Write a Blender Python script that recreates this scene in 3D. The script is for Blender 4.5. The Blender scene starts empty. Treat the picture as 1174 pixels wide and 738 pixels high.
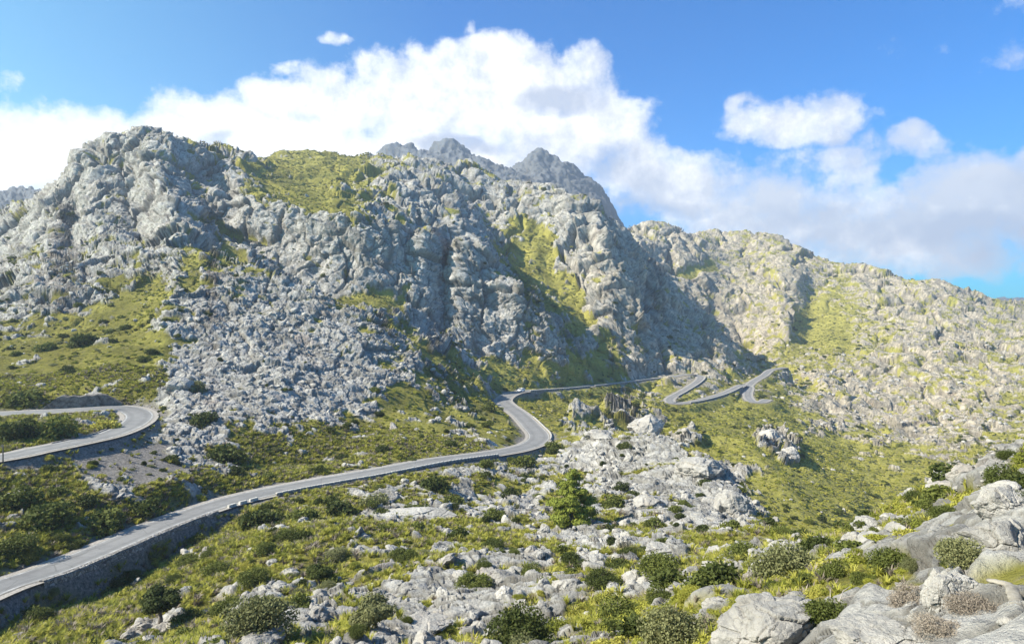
import bpy, math, random, sys, time
import numpy as np
from concurrent.futures import ThreadPoolExecutor
T0 = time.time()
def log(*a): print('[%.1f]' % (time.time() - T0), *a, flush=True)
rng = np.random.default_rng(7)
random.seed(7)
F, CX, HY = 765.0, 587.0, 345.0          # focal length in photo pixels, image centre, horizon row
W, H = 1174, 738
Q = 1.0                                   # terrain mesh quality
col = bpy.context.scene.collection

def P3(px, py, Y):
    return ((px - CX) / F * Y, Y, (HY - py) / F * Y)

# ------------------------------------------------------------------ noise
POOL = ThreadPoolExecutor(4)
def par(fn, *arrs):
    n = len(arrs[0]); k = 16
    idx = np.linspace(0, n, k + 1).astype(int)
    res = list(POOL.map(lambda i: fn(*[a[idx[i]:idx[i+1]] for a in arrs]), range(k)))
    if isinstance(res[0], tuple):
        return tuple(np.concatenate([r[j] for r in res]) for j in range(len(res[0])))
    return np.concatenate(res)
def h3(i, j, k, seed):
    h = (i.astype(np.uint32) * np.uint32(374761393)) ^ (j.astype(np.uint32) * np.uint32(668265263)) ^ (k.astype(np.uint32) * np.uint32(2147483647 - 1274126177)) ^ np.uint32(seed * 97531 & 0xffffffff)
    h = (h ^ (h >> np.uint32(13))) * np.uint32(1274126177)
    h = (h ^ (h >> np.uint32(15))) * np.uint32(2246822519)
    return h ^ (h >> np.uint32(16))
def _perlin(x, y, z, seed):
    xi, yi, zi = np.floor(x), np.floor(y), np.floor(z)
    fx, fy, fz = x - xi, y - yi, z - zi
    xi, yi, zi = xi.astype(np.int64), yi.astype(np.int64), zi.astype(np.int64)
    u, v, w = (t * t * t * (t * (t * 6 - 15) + 10) for t in (fx, fy, fz))
    out = 0
    for a in (0, 1):
        for b in (0, 1):
            for c in (0, 1):
                h = h3(xi + a, yi + b, zi + c, seed)
                gx = (h & np.uint32(1023)).astype(np.float32) / 511.5 - 1
                gy = ((h >> np.uint32(10)) & np.uint32(1023)).astype(np.float32) / 511.5 - 1
                gz = ((h >> np.uint32(20)) & np.uint32(1023)).astype(np.float32) / 511.5 - 1
                d = gx * (fx - a) + gy * (fy - b) + gz * (fz - c)
                out = out + d * (u if a else 1 - u) * (v if b else 1 - v) * (w if c else 1 - w)
    return (out * 1.4).astype(np.float32)
def perlin(x, y, z, s, seed):
    return par(lambda a, b, c: _perlin(a / s, b / s, c / s, seed), x, y, z)
def fbm(x, y, z, s, seed, o=4, g=.5):
    r, a, t = 0, 1.0, 0
    for i in range(o):
        r = r + a * perlin(x, y, z, s, seed + i); t += a; s *= .49; a *= g
    return r / t
def ridged(x, y, z, s, seed, o=3):
    r, a, t = 0, 1.0, 0
    for i in range(o):
        r = r + a * (1 - 2.2 * np.abs(perlin(x, y, z, s, seed + i))); t += a; s *= .47; a *= .5
    return r / t
def _worley(x, y, z, seed):
    xi, yi, zi = np.floor(x).astype(np.int64), np.floor(y).astype(np.int64), np.floor(z).astype(np.int64)
    f1 = np.full(x.shape, 9., np.float32); f2 = f1.copy(); cid = np.zeros(x.shape, np.float32); tlt = np.zeros(x.shape, np.float32)
    for a in (-1, 0, 1):
        for b in (-1, 0, 1):
            for c in (-1, 0, 1):
                h = h3(xi + a, yi + b, zi + c, seed)
                dx = xi + a + (h & np.uint32(255)) / 255. * .8 + .1 - x
                dy = yi + b + ((h >> np.uint32(8)) & np.uint32(255)) / 255. * .8 + .1 - y
                dz = zi + c + ((h >> np.uint32(16)) & np.uint32(255)) / 255. * .8 + .1 - z
                d = np.sqrt(dx * dx + dy * dy + dz * dz).astype(np.float32)
                r = (h3(xi + a, yi + b, zi + c, seed + 5) & np.uint32(1023)).astype(np.float32) / 1023.
                t2 = (dx * (r - .5) * 2 + dy * (((h >> np.uint32(24)) & np.uint32(255)) / 127.5 - 1)).astype(np.float32)
                n = d < f1
                f2 = np.where(n, f1, np.minimum(f2, d)); f1 = np.where(n, d, f1); cid = np.where(n, r, cid); tlt = np.where(n, t2, tlt)
    return f1, f2 - f1, cid, tlt
def worley(x, y, z, s, seed, zs=1.0):
    return par(lambda a, b, c: _worley(a / s, b / s, c / (s * zs), seed), x, y, z)
def sstep(x, a, b):
    t = np.clip((x - a) / (b - a), 0, 1); return t * t * (3 - 2 * t)

# ------------------------------------------------------------------ relief: ridge, gully and foot lines (bearing, sight line, metres)
L = """
-200 957 4;587 957 4;1380 957 4
-200 745 52;0 742 52;200 738 46;400 738 40;587 738 36;750 738 26;820 738 16;960 738 12;1060 738 9.5;1174 738 8;1380 738 7
-200 720 58;0 716 57;150 708 57;300 700 50;450 700 48;600 700 46;740 700 36;800 690 27;890 700 16
980 690 17;1080 655 15.5;1174 625 13;1380 600 10
-60 716 57;20 704 62;100 692 67;150 664 76;200 632 83;270 592 93
300 640 66;450 640 66;600 650 62;720 650 56;820 650 46;900 650 38;1000 630 33;1080 600 29;1174 565 26
870 606 70;910 616 60;960 610 54;1010 590 50;1060 565 46;1100 545 44;1140 520 42;1174 505 40;1380 430 36
640 500 176;700 493 165;760 503 150;800 518 138;835 540 122;855 575 105;875 602 85
700 505 225;760 530 222;800 560 185;840 590 158;870 640 130;960 650 120;1060 640 110;1174 620 110;1380 600 110
640 478 250;680 472 270;740 480 275;800 492 260;850 500 255;890 545 205;930 590 178;960 615 168;1020 630 170;1100 650 180;1380 620 190
1000 590 220;1050 560 255;1174 530 280;1380 520 300
700 610 88;800 600 84
606 462 283;650 457 312;700 452 345;750 446 385
785 475 342;810 471 355;830 463 378;848 453 408
450 572 98;300 600 88;450 600 85;600 600 92
600 560 120;680 540 135
600 530 145;680 512 158
0 560 82;100 562 86;200 545 96;300 540 112;400 522 125;450 515 128;500 507 145;560 497 160;590 492 180
0 600 75;100 602 79;150 585 86
-200 560 72;0 640 66;60 628 72
0 497 104;60 490 108;120 484 118
200 500 116;260 492 122;330 487 133;420 482 150;500 470 175;550 457 228;572 446 285;610 430 318;680 427 368;760 420 425;800 419 450
185 466 136;181 450 138;180 438 140
-200 466 126;0 462 130;60 460 136;110 456 138;150 454 139
-200 452 130;0 450 134;60 447 139;100 440 140;150 436 141;176 434 142
-200 430 148;0 430 150;60 420 155;130 400 165;170 395 168
-200 400 170;0 395 180;60 385 190;120 368 200;165 342 215;200 290 270
240 285 250;300 310 240;360 340 230;430 375 215;490 430 200;520 458 190
240 285 250;205 312 222;192 350 190;184 400 160;182 430 145
250 320 300;330 345 300;400 342 300;440 355 290;480 385 270;520 425 255;555 442 248
0 345 225;60 320 240;130 305 255;180 288 275
65 218 400;100 168 400;125 155 405;160 148 410;190 152 420;220 165 430;260 178 450;290 185 480;312 184 560
65 218 400;45 245 390;20 270 380;0 285 370;-200 360 330
160 150 408;185 200 350;200 238 312;205 275 285
60 240 330;110 225 345;140 215 365
200 240 310;240 255 320;280 275 320;312 302 312
240 278 345;300 298 335;350 318 322;395 328 315;450 338 322;490 385 312;540 412 318;600 418 332;665 412 357
240 215 372;285 222 360;340 235 347;390 242 338;430 250 340;480 262 352;530 272 362
340 215 440;400 215 450;450 220 455
320 195 510;400 193 520;470 202 520
320 172 600;350 171 600;400 179 600;440 184 600;480 191 600;520 190 605;545 189 610;565 198 610;585 208 600;615 213 590;640 215 580;668 222 585;690 238 600;705 250 620;722 275 640;745 305 640;775 332 630;805 365 610;835 390 580;862 417 560
-200 300 600;65 240 560;160 178 560;260 195 640;350 187 720;450 202 720;560 218 760;640 238 760;705 272 760;745 325 760;805 385 740;865 436 690
490 192 590;505 225 500;520 250 430;530 272 372;560 300 365;600 335 352;640 365 350;668 402 352
526 295 400;513 335 368;503 378 340
140 195 395;152 245 345;165 292 300
236 210 405;262 245 375
90 235 372;80 290 300
470 300 352;440 290 330;425 310 322
545 262 520;580 290 500;610 318 470;640 352 430;680 390 400;710 412 395
555 255 535;605 268 525;630 268 525
645 216 578;668 240 540;685 270 500;692 300 470;700 335 445;715 375 425;735 405 415
612 275 510;625 310 480;645 345 450;675 372 425
745 355 540;790 385 520
800 419 450;850 432 480;870 436 520
872 434 600;900 442 560;930 452 500;960 500 370;990 540 290;1010 575 240
1000 480 490;1100 480 470;1174 480 460;1380 480 450
950 400 650;1050 400 630;1174 410 600;1380 410 600
880 268 1020;903 300 900;895 350 780;890 400 680
918 305 900;930 350 830;925 400 710
722 262 930;745 254 930;768 253 930;785 268 930;795 286 900
782 312 820;800 300 860;815 290 900
795 268 1050;820 263 1050;850 262 1050;890 268 1020;905 278 1000;930 290 980;960 300 960;990 303 950;1020 315 930;1050 318 900;1070 316 890;1100 330 880;1140 345 880;1174 346 900;1380 370 900
690 292 1250;850 300 1300;1050 355 1200;1380 398 1200
-200 225 1300;0 218 1300;65 219 1300;200 235 1400;380 205 1600;430 180 1700;440 170 1700;450 164 1700;462 167 1700;472 168 1700;487 177 1700;500 168 1700;512 162 1700;522 160 1700;535 166 1700;550 180 1700;590 202 1700;594 184 1700;602 191 1700;609 174 1700;620 171 1700;632 178 1700;644 186 1700;660 194 1700;680 210 1700;695 224 1700;707 252 1700;725 285 1700;760 330 1700;900 345 1700;1380 380 1700
-200 262 1000;40 250 1000;200 262 1050;430 220 1250;560 230 1250;640 250 1250;720 305 1250
-200 335 3200;587 335 3200;1380 345 3200
"""
def cr(pts, step=1.0):
    """Catmull-Rom through 3-D points, resampled evenly."""
    p = np.array(pts, float); p = np.vstack([2 * p[0] - p[1], p, 2 * p[-1] - p[-2]]); out = []
    for i in range(1, len(p) - 2):
        t = np.linspace(0, 1, 24, endpoint=False)[:, None]
        out.append(.5 * (2 * p[i] + (p[i+1] - p[i-1]) * t + (2 * p[i-1] - 5 * p[i] + 4 * p[i+1] - p[i+2]) * t ** 2 + (-p[i-1] + 3 * p[i] - 3 * p[i+1] + p[i+2]) * t ** 3))
    q = np.vstack(out + [p[-2][None]])
    s = np.r_[0, np.cumsum(np.linalg.norm(np.diff(q[:, :2], axis=0), axis=1))]
    n = max(3, int(s[-1] / step)); t = np.linspace(0, s[-1], n)
    return np.stack([np.interp(t, s, q[:, k]) for k in range(3)], 1)
R_MAIN = "-200 752 44;-60 697 55;0 672 61;60 652 67;120 628 74;200 595 86;270 572 96;350 555 105;430 541 113;500 528 124;560 520 138;594 514 150;613 507 163;618 499 175;610 489 190;596 475 215;581 464 240;577 458 258;585 452 278;600 448.5 292;650 445 325;700 440 360;740 435 392;768 432 410;788 429 420;800 430 422;803 434 412;795 441 392;780 450 372;768 457 354;772 462 345;790 461 350;810 457 363;830 451 385;845 444 408;853 441 422;859 444 418;857 452 395;861 459 378;871 461 372;880 457.5 382"
R_PIN = "-200 484 116;0 474 124;60 471 127;110 468 130;138 467 132;153 470.5 131;160 477 125;151 486.5 116;124 498 106;80 508 98;40 516 93;0 524 89;-200 555 76"
R_FAR = "855 445 432;864 437 455;876 430 480;884 424 505;900 421 525"
R_SIDE = "868 450 432;872 438 455;880 428 478"
def pl(s): return [tuple(map(float, q.split())) for q in s.strip().split(';')]
roads = []
def HWY(Y): return np.interp(Y, [60, 110, 180, 300, 345], [2.0, 2.3, 2.8, 2.9, 2.3])
for s, hw in ((R_MAIN, 2.9), (R_PIN, 3.0), (R_FAR, 2.5)):
    roads.append((cr([P3(*q) for q in pl(s)], 1.0), hw))
# widen gradually where the carriageway broadens far away
# ------------------------------------------------------------------ solve the base relief (tangent of the sight line over bearing and log distance)
U0, U1, NU = -200., 1380., 396
LN0, LN1, NL = math.log(4.), math.log(3200.), 420
du, dl = (U1 - U0) / (NU - 1), (LN1 - LN0) / (NL - 1)
acc = np.zeros((NU, NL)); cnt = np.zeros((NU, NL))
def put(u, Y, e, w=1.):
    i = np.clip(np.rint((u - U0) / du).astype(int), 0, NU - 1); j = np.clip(np.rint((np.log(Y) - LN0) / dl).astype(int), 0, NL - 1)
    np.add.at(acc, (i, j), e * w); np.add.at(cnt, (i, j), w)
for ln in L.strip().splitlines():
    q = pl(ln)
    for a, b in zip(q[:-1], q[1:]):
        n = int(max(abs(a[0] - b[0]) / du, abs(math.log(a[2] / b[2])) / dl)) * 2 + 2
        t = np.linspace(0, 1, n)
        put(a[0] + (b[0] - a[0]) * t, a[2] * (b[2] / a[2]) ** t, (HY - (a[1] + (b[1] - a[1]) * t)) / F)
for pts, hw in roads:
    u = CX + F * pts[:, 0] / pts[:, 1]; k = (u > U0) & (u < U1)
    put(u[k], pts[k, 1], pts[k, 2] / pts[k, 1], 6.)
def solve(acc, cnt):
    if min(acc.shape) > 12:
        n, m = acc.shape; n2, m2 = (n + 1) // 2 * 2, (m + 1) // 2 * 2
        A = np.zeros((n2, m2)); C = np.zeros((n2, m2)); A[:n, :m] = acc; C[:n, :m] = cnt
        E = solve(A.reshape(n2 // 2, 2, m2 // 2, 2).sum((1, 3)), C.reshape(n2 // 2, 2, m2 // 2, 2).sum((1, 3)))
        E = np.repeat(np.repeat(E, 2, 0), 2, 1)[:n, :m]
    else:
        E = np.full(acc.shape, acc.sum() / max(cnt.sum(), 1e-9))
    fix = cnt > 0; val = np.where(fix, acc / np.maximum(cnt, 1e-9), 0)
    ny, my = np.indices(acc.shape); par_ = (ny + my) % 2
    for it in range(140):
        for p in (0, 1):
            Pd = np.pad(E, 1, mode='edge')
            A = (Pd[2:, 1:-1] + Pd[:-2, 1:-1] + Pd[1:-1, 2:] + Pd[1:-1, :-2]) / 4
            E = np.where(par_ == p, E + 1.6 * (A - E), E); E = np.where(fix, val, E)
    return E
E = solve(acc, cnt)
def blur(A, n=1, ax=(0, 1)):
    for _ in range(n):
        for x in ax:
            pw = [(0, 0), (0, 0)]; pw[x] = (1, 1)
            B = np.pad(A, pw, mode='edge')
            A = (B[:-2] + 2 * B[1:-1] + B[2:]) / 4 if x == 0 else (B[:, :-2] + 2 * B[:, 1:-1] + B[:, 2:]) / 4
    return A
E0 = E.copy(); E = blur(E, 2); jf = int((math.log(1350) - LN0) / dl); E[:, jf:] = E0[:, jf:]
log('solved')
def sampleE(u, Y):
    a = np.clip((u - U0) / du, 0, NU - 1.001); b = np.clip((np.log(Y) - LN0) / dl, 0, NL - 1.001)
    i, j = a.astype(int), b.astype(int); fa, fb = a - i, b - j
    return (E[i, j] * (1 - fa) + E[i+1, j] * fa) * (1 - fb) + (E[i, j+1] * (1 - fa) + E[i+1, j+1] * fa) * fb
# ------------------------------------------------------------------ terrain grid, rows spread by slope
NC = int(1500 * Q); NR = int(1500 * Q)
us = np.concatenate([-170 - 1500 * np.linspace(1, 0, 45, endpoint=False) ** 1.6, np.linspace(-170, 1350, NC), 1350 + 1500 * np.linspace(0, 1, 46)[1:] ** 1.6]); NC = len(us)
FL = 1600
lf = np.linspace(LN0, LN1, FL)
Ef = np.stack([sampleE(np.full(FL, u), np.exp(lf)) for u in us])
de = np.diff(Ef, axis=1); dll = lf[1] - lf[0]
wgt = np.abs(F * de) * np.where(de > 0, 1, .35) + 26 * dll
Ym = np.exp(.5 * (lf[1:] + lf[:-1]))
wgt *= np.where((Ym > 330) & (Ym < 500), 1.6, 1.0)[None] * np.where(Ym < 7, .4, 1)[None] * (1 + .6 * (sstep(us, 600, 900)[:, None] * (1 - sstep(Ym, 45, 90))[None] * sstep(Ym, 5, 9)[None])) * np.where(Ym > 1750, .15, 1)[None] * np.where((Ym > 20) & (Ym < 230), 1.25, 1)[None]
wgt = blur(wgt, 6); wgt = blur(wgt, 10, (0,))
cum = np.concatenate([np.zeros((NC, 1)), np.cumsum(wgt, 1)], 1)
Yg = np.empty((NC, NR))
for i in range(NC):
    Yg[i] = np.exp(np.interp(np.linspace(0, cum[i, -1], NR), cum[i], lf))
Ug = np.repeat(us[:, None], NR, 1)
u = Ug.ravel(); Y = Yg.ravel()
e = sampleE(u, Y)
X = (u - CX) / F * Y; Z = e * Y
X, Y, Z = X.astype(np.float32), Y.astype(np.float32), Z.astype(np.float32)
log('grid', NC, NR)
# ------------------------------------------------------------------ how green the ground is, read by place
GM = """
2 2 1 1 1 3 4 4 3 2 1 1 0 0 0 0 2 3 3 3 3 3 3 3
2 2 1 2 1 2 5 7 6 3 1 1 1 0 0 1 2 3 3 3 3 3 3 3
2 2 1 1 1 1 4 8 6 2 1 1 1 1 1 1 2 3 3 3 3 3 3 3
2 3 2 1 2 3 2 1 1 1 1 2 6 1 1 1 3 4 4 3 3 3 3 3
3 2 1 3 3 3 2 1 1 2 1 1 8 2 0 1 5 4 3 5 3 4 3 3
3 2 2 7 3 2 1 1 6 3 1 0 6 4 1 0 3 3 5 7 4 3 4 4
6 6 7 8 3 1 1 1 1 4 2 2 3 6 3 1 1 4 6 6 5 3 3 4
8 8 8 8 3 1 0 0 1 1 6 5 5 4 6 3 3 6 6 5 4 3 4 4
8 8 8 8 1 2 1 1 4 6 6 6 7 7 4 6 8 7 7 2 5 3 4 5
8 4 3 3 3 6 7 6 6 7 7 6 5 4 3 5 6 8 8 5 4 4 4 5
8 7 4 4 6 8 8 7 6 6 6 5 4 3 2 2 2 5 9 9 8 6 5 2
9 9 9 8 8 8 8 8 7 4 5 5 5 4 3 3 3 2 8 9 9 5 5 3
9 9 8 8 6 5 8 6 5 6 6 6 4 3 3 4 5 5 5 5 5 5 2 0
9 8 7 6 7 7 5 6 7 7 6 6 4 5 5 4 4 6 6 7 6 4 1 0
8 7 6 6 7 6 5 4 6 4 6 4 3 5 6 6 6 5 4 3 2 1 0 0
"""
DM = """
0 0 0 0 0 0 0 0 0 0 0 0 0 0 0 0 0 1 1 1 1 1 1 1
0 0 0 0 0 0 0 0 0 0 0 0 0 0 0 0 0 1 1 1 1 1 1 1
0 0 0 0 0 0 1 1 1 1 1 1 1 2 1 0 1 1 1 1 1 1 1 1
1 1 0 0 1 1 1 1 1 1 1 1 1 2 1 0 1 1 1 1 1 1 1 1
1 1 0 1 2 2 2 2 2 1 1 1 1 1 1 1 1 1 1 3 2 1 1 1
2 1 2 2 3 2 1 2 2 1 1 1 1 1 1 1 2 2 2 3 2 1 1 1
4 4 4 2 3 2 1 1 1 1 1 1 1 1 2 2 3 3 4 3 2 1 1 1
5 5 5 3 5 3 1 1 1 1 2 2 1 1 2 2 3 4 4 2 2 1 1 1
6 4 4 5 6 4 3 3 3 3 3 3 2 2 2 4 4 2 2 2 1 1 2 2
6 2 2 3 6 6 6 4 3 3 3 3 4 4 2 4 3 3 1 1 1 1 2 3
7 6 4 4 7 8 8 7 7 4 5 5 5 3 3 2 2 3 1 1 1 3 4 5
8 8 7 7 7 6 7 6 5 3 4 4 4 3 2 4 4 4 5 4 4 4 5 5
6 6 6 6 6 5 5 4 3 3 3 3 3 2 2 3 3 3 5 5 5 5 4 3
4 5 6 6 6 6 5 4 3 3 3 3 2 3 3 3 3 4 5 6 6 4 2 1
3 4 5 5 5 6 5 4 4 4 3 3 2 2 3 4 4 3 3 2 2 1 1 1
"""
def mat(s): return np.array([[float(c) for c in r.split()] for r in s.strip().splitlines()]) / 9.
GM, DM = mat(GM), mat(DM)
DM[3:8, 0:4] = np.maximum(DM[3:8, 0:4], np.array([.15, .35, .5, .55, .6])[:, None] * np.array([1., 1, .9, .8])); GM[8:, 0:6] = np.minimum(GM[8:, 0:6], .78); DM[8:, 0:6] *= .78; GM[9:14, 11:17] = GM[9:14, 11:17] * .8 + .13
def look(M, px, py):
    a = np.clip(px / 50., 0, M.shape[1] - 1.001); b = np.clip((py - 150) / 40., 0, M.shape[0] - 1.001)
    i, j = b.astype(int), a.astype(int); fi, fj = b - i, a - j
    return ((M[i, j] * (1 - fi) + M[i+1, j] * fi) * (1 - fj) + (M[i, j+1] * (1 - fi) + M[i+1, j+1] * fi) * fj).astype(np.float32)
# patches with a clear edge: x, y, rx, ry, turn, value
PATCH = [(622, 300, 14, 36, -12, .95), (640, 345, 12, 22, -30, .8), (430, 345, 32, 13, 20, .75), (340, 205, 50, 18, 8, .8), (380, 190, 46, 10, 0, .75), (170, 345, 26, 16, -40, .9),
         (120, 405, 70, 32, -10, .95), (960, 560, 62, 48, 35, .98), (900, 520, 40, 30, 40, .9), (900, 350, 9, 34, -8, 0), (915, 315, 10, 16, 0, 0), (800, 308, 26, 8, -25, .9),
         (945, 375, 36, 24, 20, .85), (860, 478, 36, 20, 15, .9), (560, 395, 30, 8, -15, .7), (800, 345, 14, 22, 0, .1), (640, 430, 60, 8, 0, .6), (670, 470, 40, 10, 0, .85),
         (160, 525, 70, 22, -5, .12), (700, 520, 50, 14, 10, .15), (820, 560, 36, 30, 30, .05), (240, 430, 46, 40, 0, 0.05), (330, 420, 120, 40, 15, .03),
         (560, 580, 60, 6, 0, .1), (450, 585, 50, 5, -3, .15), (600, 640, 36, 9, 0, .1), (250, 293, 44, 9, 18, .72), (262, 262, 50, 6, 24, .75), (478, 400, 32, 9, 48, .65), (212, 318, 12, 30, 5, .7), (370, 300, 30, 6, 20, .6), (660, 345, 16, 40, -28, .75), (715, 395, 26, 14, 20, .6), (400, 225, 30, 10, 10, .5), (120, 190, 20, 5, -30, .4), (870, 300, 30, 8, -30, .5), (728, 478, 34, 15, 22, .08), (668, 482, 26, 7, -10, .2), (882, 500, 20, 12, 30, .12), (906, 518, 12, 9, 0, .15), (788, 500, 24, 9, 12, .2), (765, 520, 30, 10, 25, .15), (1000, 470, 60, 26, 20, .2), (1090, 480, 60, 26, 0, .2), (960, 455, 40, 18, 35, .25), (690, 310, 25, 60, -10, .08), (770, 370, 60, 30, 40, .02), (540, 350, 60, 50, 0, .04)]
def field(M, px, py, use_patch=True):
    g = look(M, px, py)
    if use_patch:
        for (x, y, rx, ry, a, v) in PATCH:
            ca, sa = math.cos(math.radians(a)), math.sin(math.radians(a))
            k = (np.abs(px - x) < 2 * max(rx, ry)) & (np.abs(py - y) < 2 * max(rx, ry))
            dx, dy = px[k] - x, py[k] - y
            d = np.hypot((dx * ca + dy * sa) / rx, (-dx * sa + dy * ca) / ry)
            w = 1 - sstep(d, .65, 1.25)
            g[k] = g[k] * (1 - w) + v * w
    return g
px = CX + F * X / Y; py = HY - F * Z / Y
wob = fbm(X, Y, Z, 40., 300, 3) 
Gf = field(GM, px + wob * 22, py + perlin(X, Y, Z, 33., 310) * 14)
Df = look(DM, px, py)
# ------------------------------------------------------------------ roads: distance from every ground point
log('road distance')
Dr = np.full(X.shape, 99., np.float32); Zr = np.zeros(X.shape, np.float32); Sd = np.zeros(X.shape, np.float32)
for pts, hw in roads:
    for a in range(0, len(pts) - 1, 12):
        seg = pts[a:a + 13]; lo, hi = seg.min(0) - 16, seg.max(0) + 16
        k = np.nonzero((X > lo[0]) & (X < hi[0]) & (Y > lo[1]) & (Y < hi[1]))[0]
        if not len(k): continue
        for s, t in zip(seg[:-1], seg[1:]):
            d = t - s; l2 = d[0] ** 2 + d[1] ** 2
            tt = np.clip(((X[k] - s[0]) * d[0] + (Y[k] - s[1]) * d[1]) / l2, 0, 1)
            qx, qy = X[k] - (s[0] + tt * d[0]), Y[k] - (s[1] + tt * d[1])
            ds = np.hypot(qx, qy) - HWY(Y[k])
            b = ds < Dr[k]; kb = k[b]
            Dr[kb] = ds[b]; Zr[kb] = (s[2] + tt * d[2])[b]; Sd[kb] = np.sign(d[0] * qy - d[1] * qx)[b]
log('noise')
Yc = Y
nearw = 1 - sstep(Yc, 120, 260); midw = sstep(Yc, 90, 200); farw = sstep(Yc, 300, 520)
roadk = sstep(Dr, 1.0, 14.)
# large relief
P = np.stack([X, Y, Z], 1).reshape(NC, NR, 3)
def normals(P):
    a = np.gradient(P, axis=0); b = np.gradient(P, axis=1); n = np.cross(a, b)
    n /= np.linalg.norm(n, axis=2, keepdims=True) + 1e-9
    return n * np.where(n[..., 2:3] < 0, -1, 1)
N = normals(P).reshape(-1, 3)
steep = 1 - N[:, 2]
wx = X + 5 * perlin(X, Y, Z, 17., 1); wy = Y + 5 * perlin(X, Y, Z, 17., 2); wz = Z + 3 * perlin(X, Y, Z, 17., 3)
bare = 1 - sstep(Gf, .25, .8)
mt = sstep(Yc, 130, 260)
big = ridged(wx, wy, wz * .45, 75., 11, 3) * 9.5 * farw * (.35 + .65 * bare)
big += ridged(wx, wy, wz * .5, 32., 21, 3) * 5.0 * mt * (.25 + .75 * bare)
big += (fbm(X, Y, Z, 22., 31, 3) * 3.0 * (1 - mt) * (.5 + .5 * sstep(Yc, 20, 60))) * roadk
big *= (.25 + .75 * roadk)
# blocky limestone, several sizes
def blocks(s, seed, zs, x=wx, y=wy, z=wz, w=.09):
    f1, gap, cid, tl = worley(x, y, z, s, seed, zs)
    return (cid - .5) * .8 + tl * 1.1 - .42 * (1 - sstep(gap, 0, w)), cid, gap
b0, c0, g0 = (lambda q: ((q[2] - .5) * 1.0 + q[3] * 1.2 - .9 * (1 - sstep(q[1], 0, .13)), q[2], q[1]))(worley(wx + 9 * perlin(X, Y, Z, 30., 8), wy + 9 * perlin(X, Y, Z, 30., 9), wz, 46., 40, 1.7))
n1 = perlin(X, Y, Z, 26., 401); n2 = perlin(X, Y, Z, 11., 402); n3 = perlin(X, Y, Z, 5., 403)
W1 = 6 * perlin(X, Y, Z, 12., 404); W2 = 6 * perlin(X, Y, Z, 12., 405)
b1, c1, g1 = blocks(17., 41, 1.7, wx + W1, wy + W2, wz)
b2, c2, g2 = blocks(5.8, 42, 1.7, X + .5 * W1 + 2.2 * n3, Y + .5 * W2, Z + 1.5 * n2)
b3, c3, g3 = blocks(2.9, 43, 1.2, X + 1.3 * perlin(X, Y, Z, 2.6, 5), Y + 1.2 * n3, Z + 1.1 * perlin(X, Y, Z, 2.9, 7))
log('worley 3')
b4 = np.zeros_like(b3); g4 = np.ones_like(b3); k = np.nonzero(Yc < 260)[0]
q = blocks(1.15, 44, .8, (X + .6 * perlin(X, Y, Z, .9, 6))[k], Y[k], Z[k]); b4[k] = q[0]; g4[k] = q[2]
fine = fbm(X, Y, Z, 1.6, 61, 3)
# bedding: beds dip gently, broken into ledges
def beds(h, seed, k1):
    q = (Z * .93 + .28 * X * k1 + .16 * Y + 2.4 * n1 + 1.1 * n2) / h; f = q - np.floor(q)
    return np.where(f < .8, f / .8, (1 - f) / .2) - .5
st1 = beds(9., 1, 1.); st2 = beds(3.1, 2, 1.1); st3 = beds(1.1, 3, .9)
rib = ridged(X + .6 * W1, Y, Z * .10, 26., 421, 3); vary = .45 + .95 * sstep(fbm(X, Y, Z, 60., 431, 2), -.35, .35)
flut = ridged(X, Y, Z * .16, 7., 411, 3)              # rills running down the faces
# which blocks are bare rock, which are soil with green: whole blocks change together
nf = 1 - mt
pr = (.46 - .2 * nf) * perlin(X, Y, Z, 15., 71) + (.34 + .14 * nf) * perlin(X, Y, Z * 1.8, 5.5, 72) + (.2 + .14 * nf) * perlin(X, Y, Z, 2.3, 73) + .12 * fine
pr = pr + .20 * (c2 - .5) * (.3 + .7 * mt) + .22 * (c3 - .5) + (steep - .3) * .75 * mt + .12 * st1 * mt
thr = (Gf - .5 - .03 * (1 - mt) - .20 * sstep(px, 690, 800) * sstep(Yc, 240, 420) * (Gf < .75)) * 1.15
thr = np.where(mt > .5, np.maximum(thr, -.36), thr)
rock = sstep(pr - thr * .95, -.04, .05)
rock *= sstep(Dr, .6, 1.6)
en = perlin(X, Y, Z, 4., 91)
scr = np.exp(-(((px - 150) / 75) ** 2 + ((py - 530) / 26) ** 2) * 1.2)
cutw = 0 * px
emb = np.clip((1 - sstep(Dr + en * 1.6, .8, 2.6)) + 1.5 * sstep(scr + .25 * en + .25 * n3, .28, .5) * (Yc < 150) + 1.5 * sstep(cutw + .3 * en, .5, .8) * (Yc < 150), 0, 1)
rock *= 1 - emb
m1 = .55 + .8 * np.clip(n1 + .3, 0, 1); m2 = .45 + .9 * np.clip(n2 + .35, 0, 1); m3 = .5 + .9 * np.clip(-n2 + .35, 0, 1)
nearm = sstep(Yc, 60, 190)
disp = rib * 6.0 * farw * sstep(steep, .15, .5) * (.2 + .8 * bare) + b0 * 9.5 * farw * (.25 + .75 * bare) + b1 * (4.6 + 1.6 * farw * (px < 760)) * mt * (.3 + .7 * bare) * m1 + b2 * (.42 + (1.05 + .4 * (px > 760)) * mt * vary) * (.2 + .8 * rock) * m2 + b3 * (.50 + .05 * nearm + .25 * nearm * (vary - .4)) * (.1 + .9 * rock) * m3 + b4 * (.17 + .14 * nearm) * (.12 + .88 * rock)
disp += fine * (.16 + .22 * rock) + flut * rock * (.10 + 1.0 * mt) * sstep(steep, .12, .5)
disp += (st1 * 1.5 * mt + st2 * (.5 + .25 * mt) + st3 * .26) * rock * m3
disp += rock * (.32 + .6 * mt) * (.6 + .8 * np.clip(.5 + n3, 0, 1))
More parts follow.
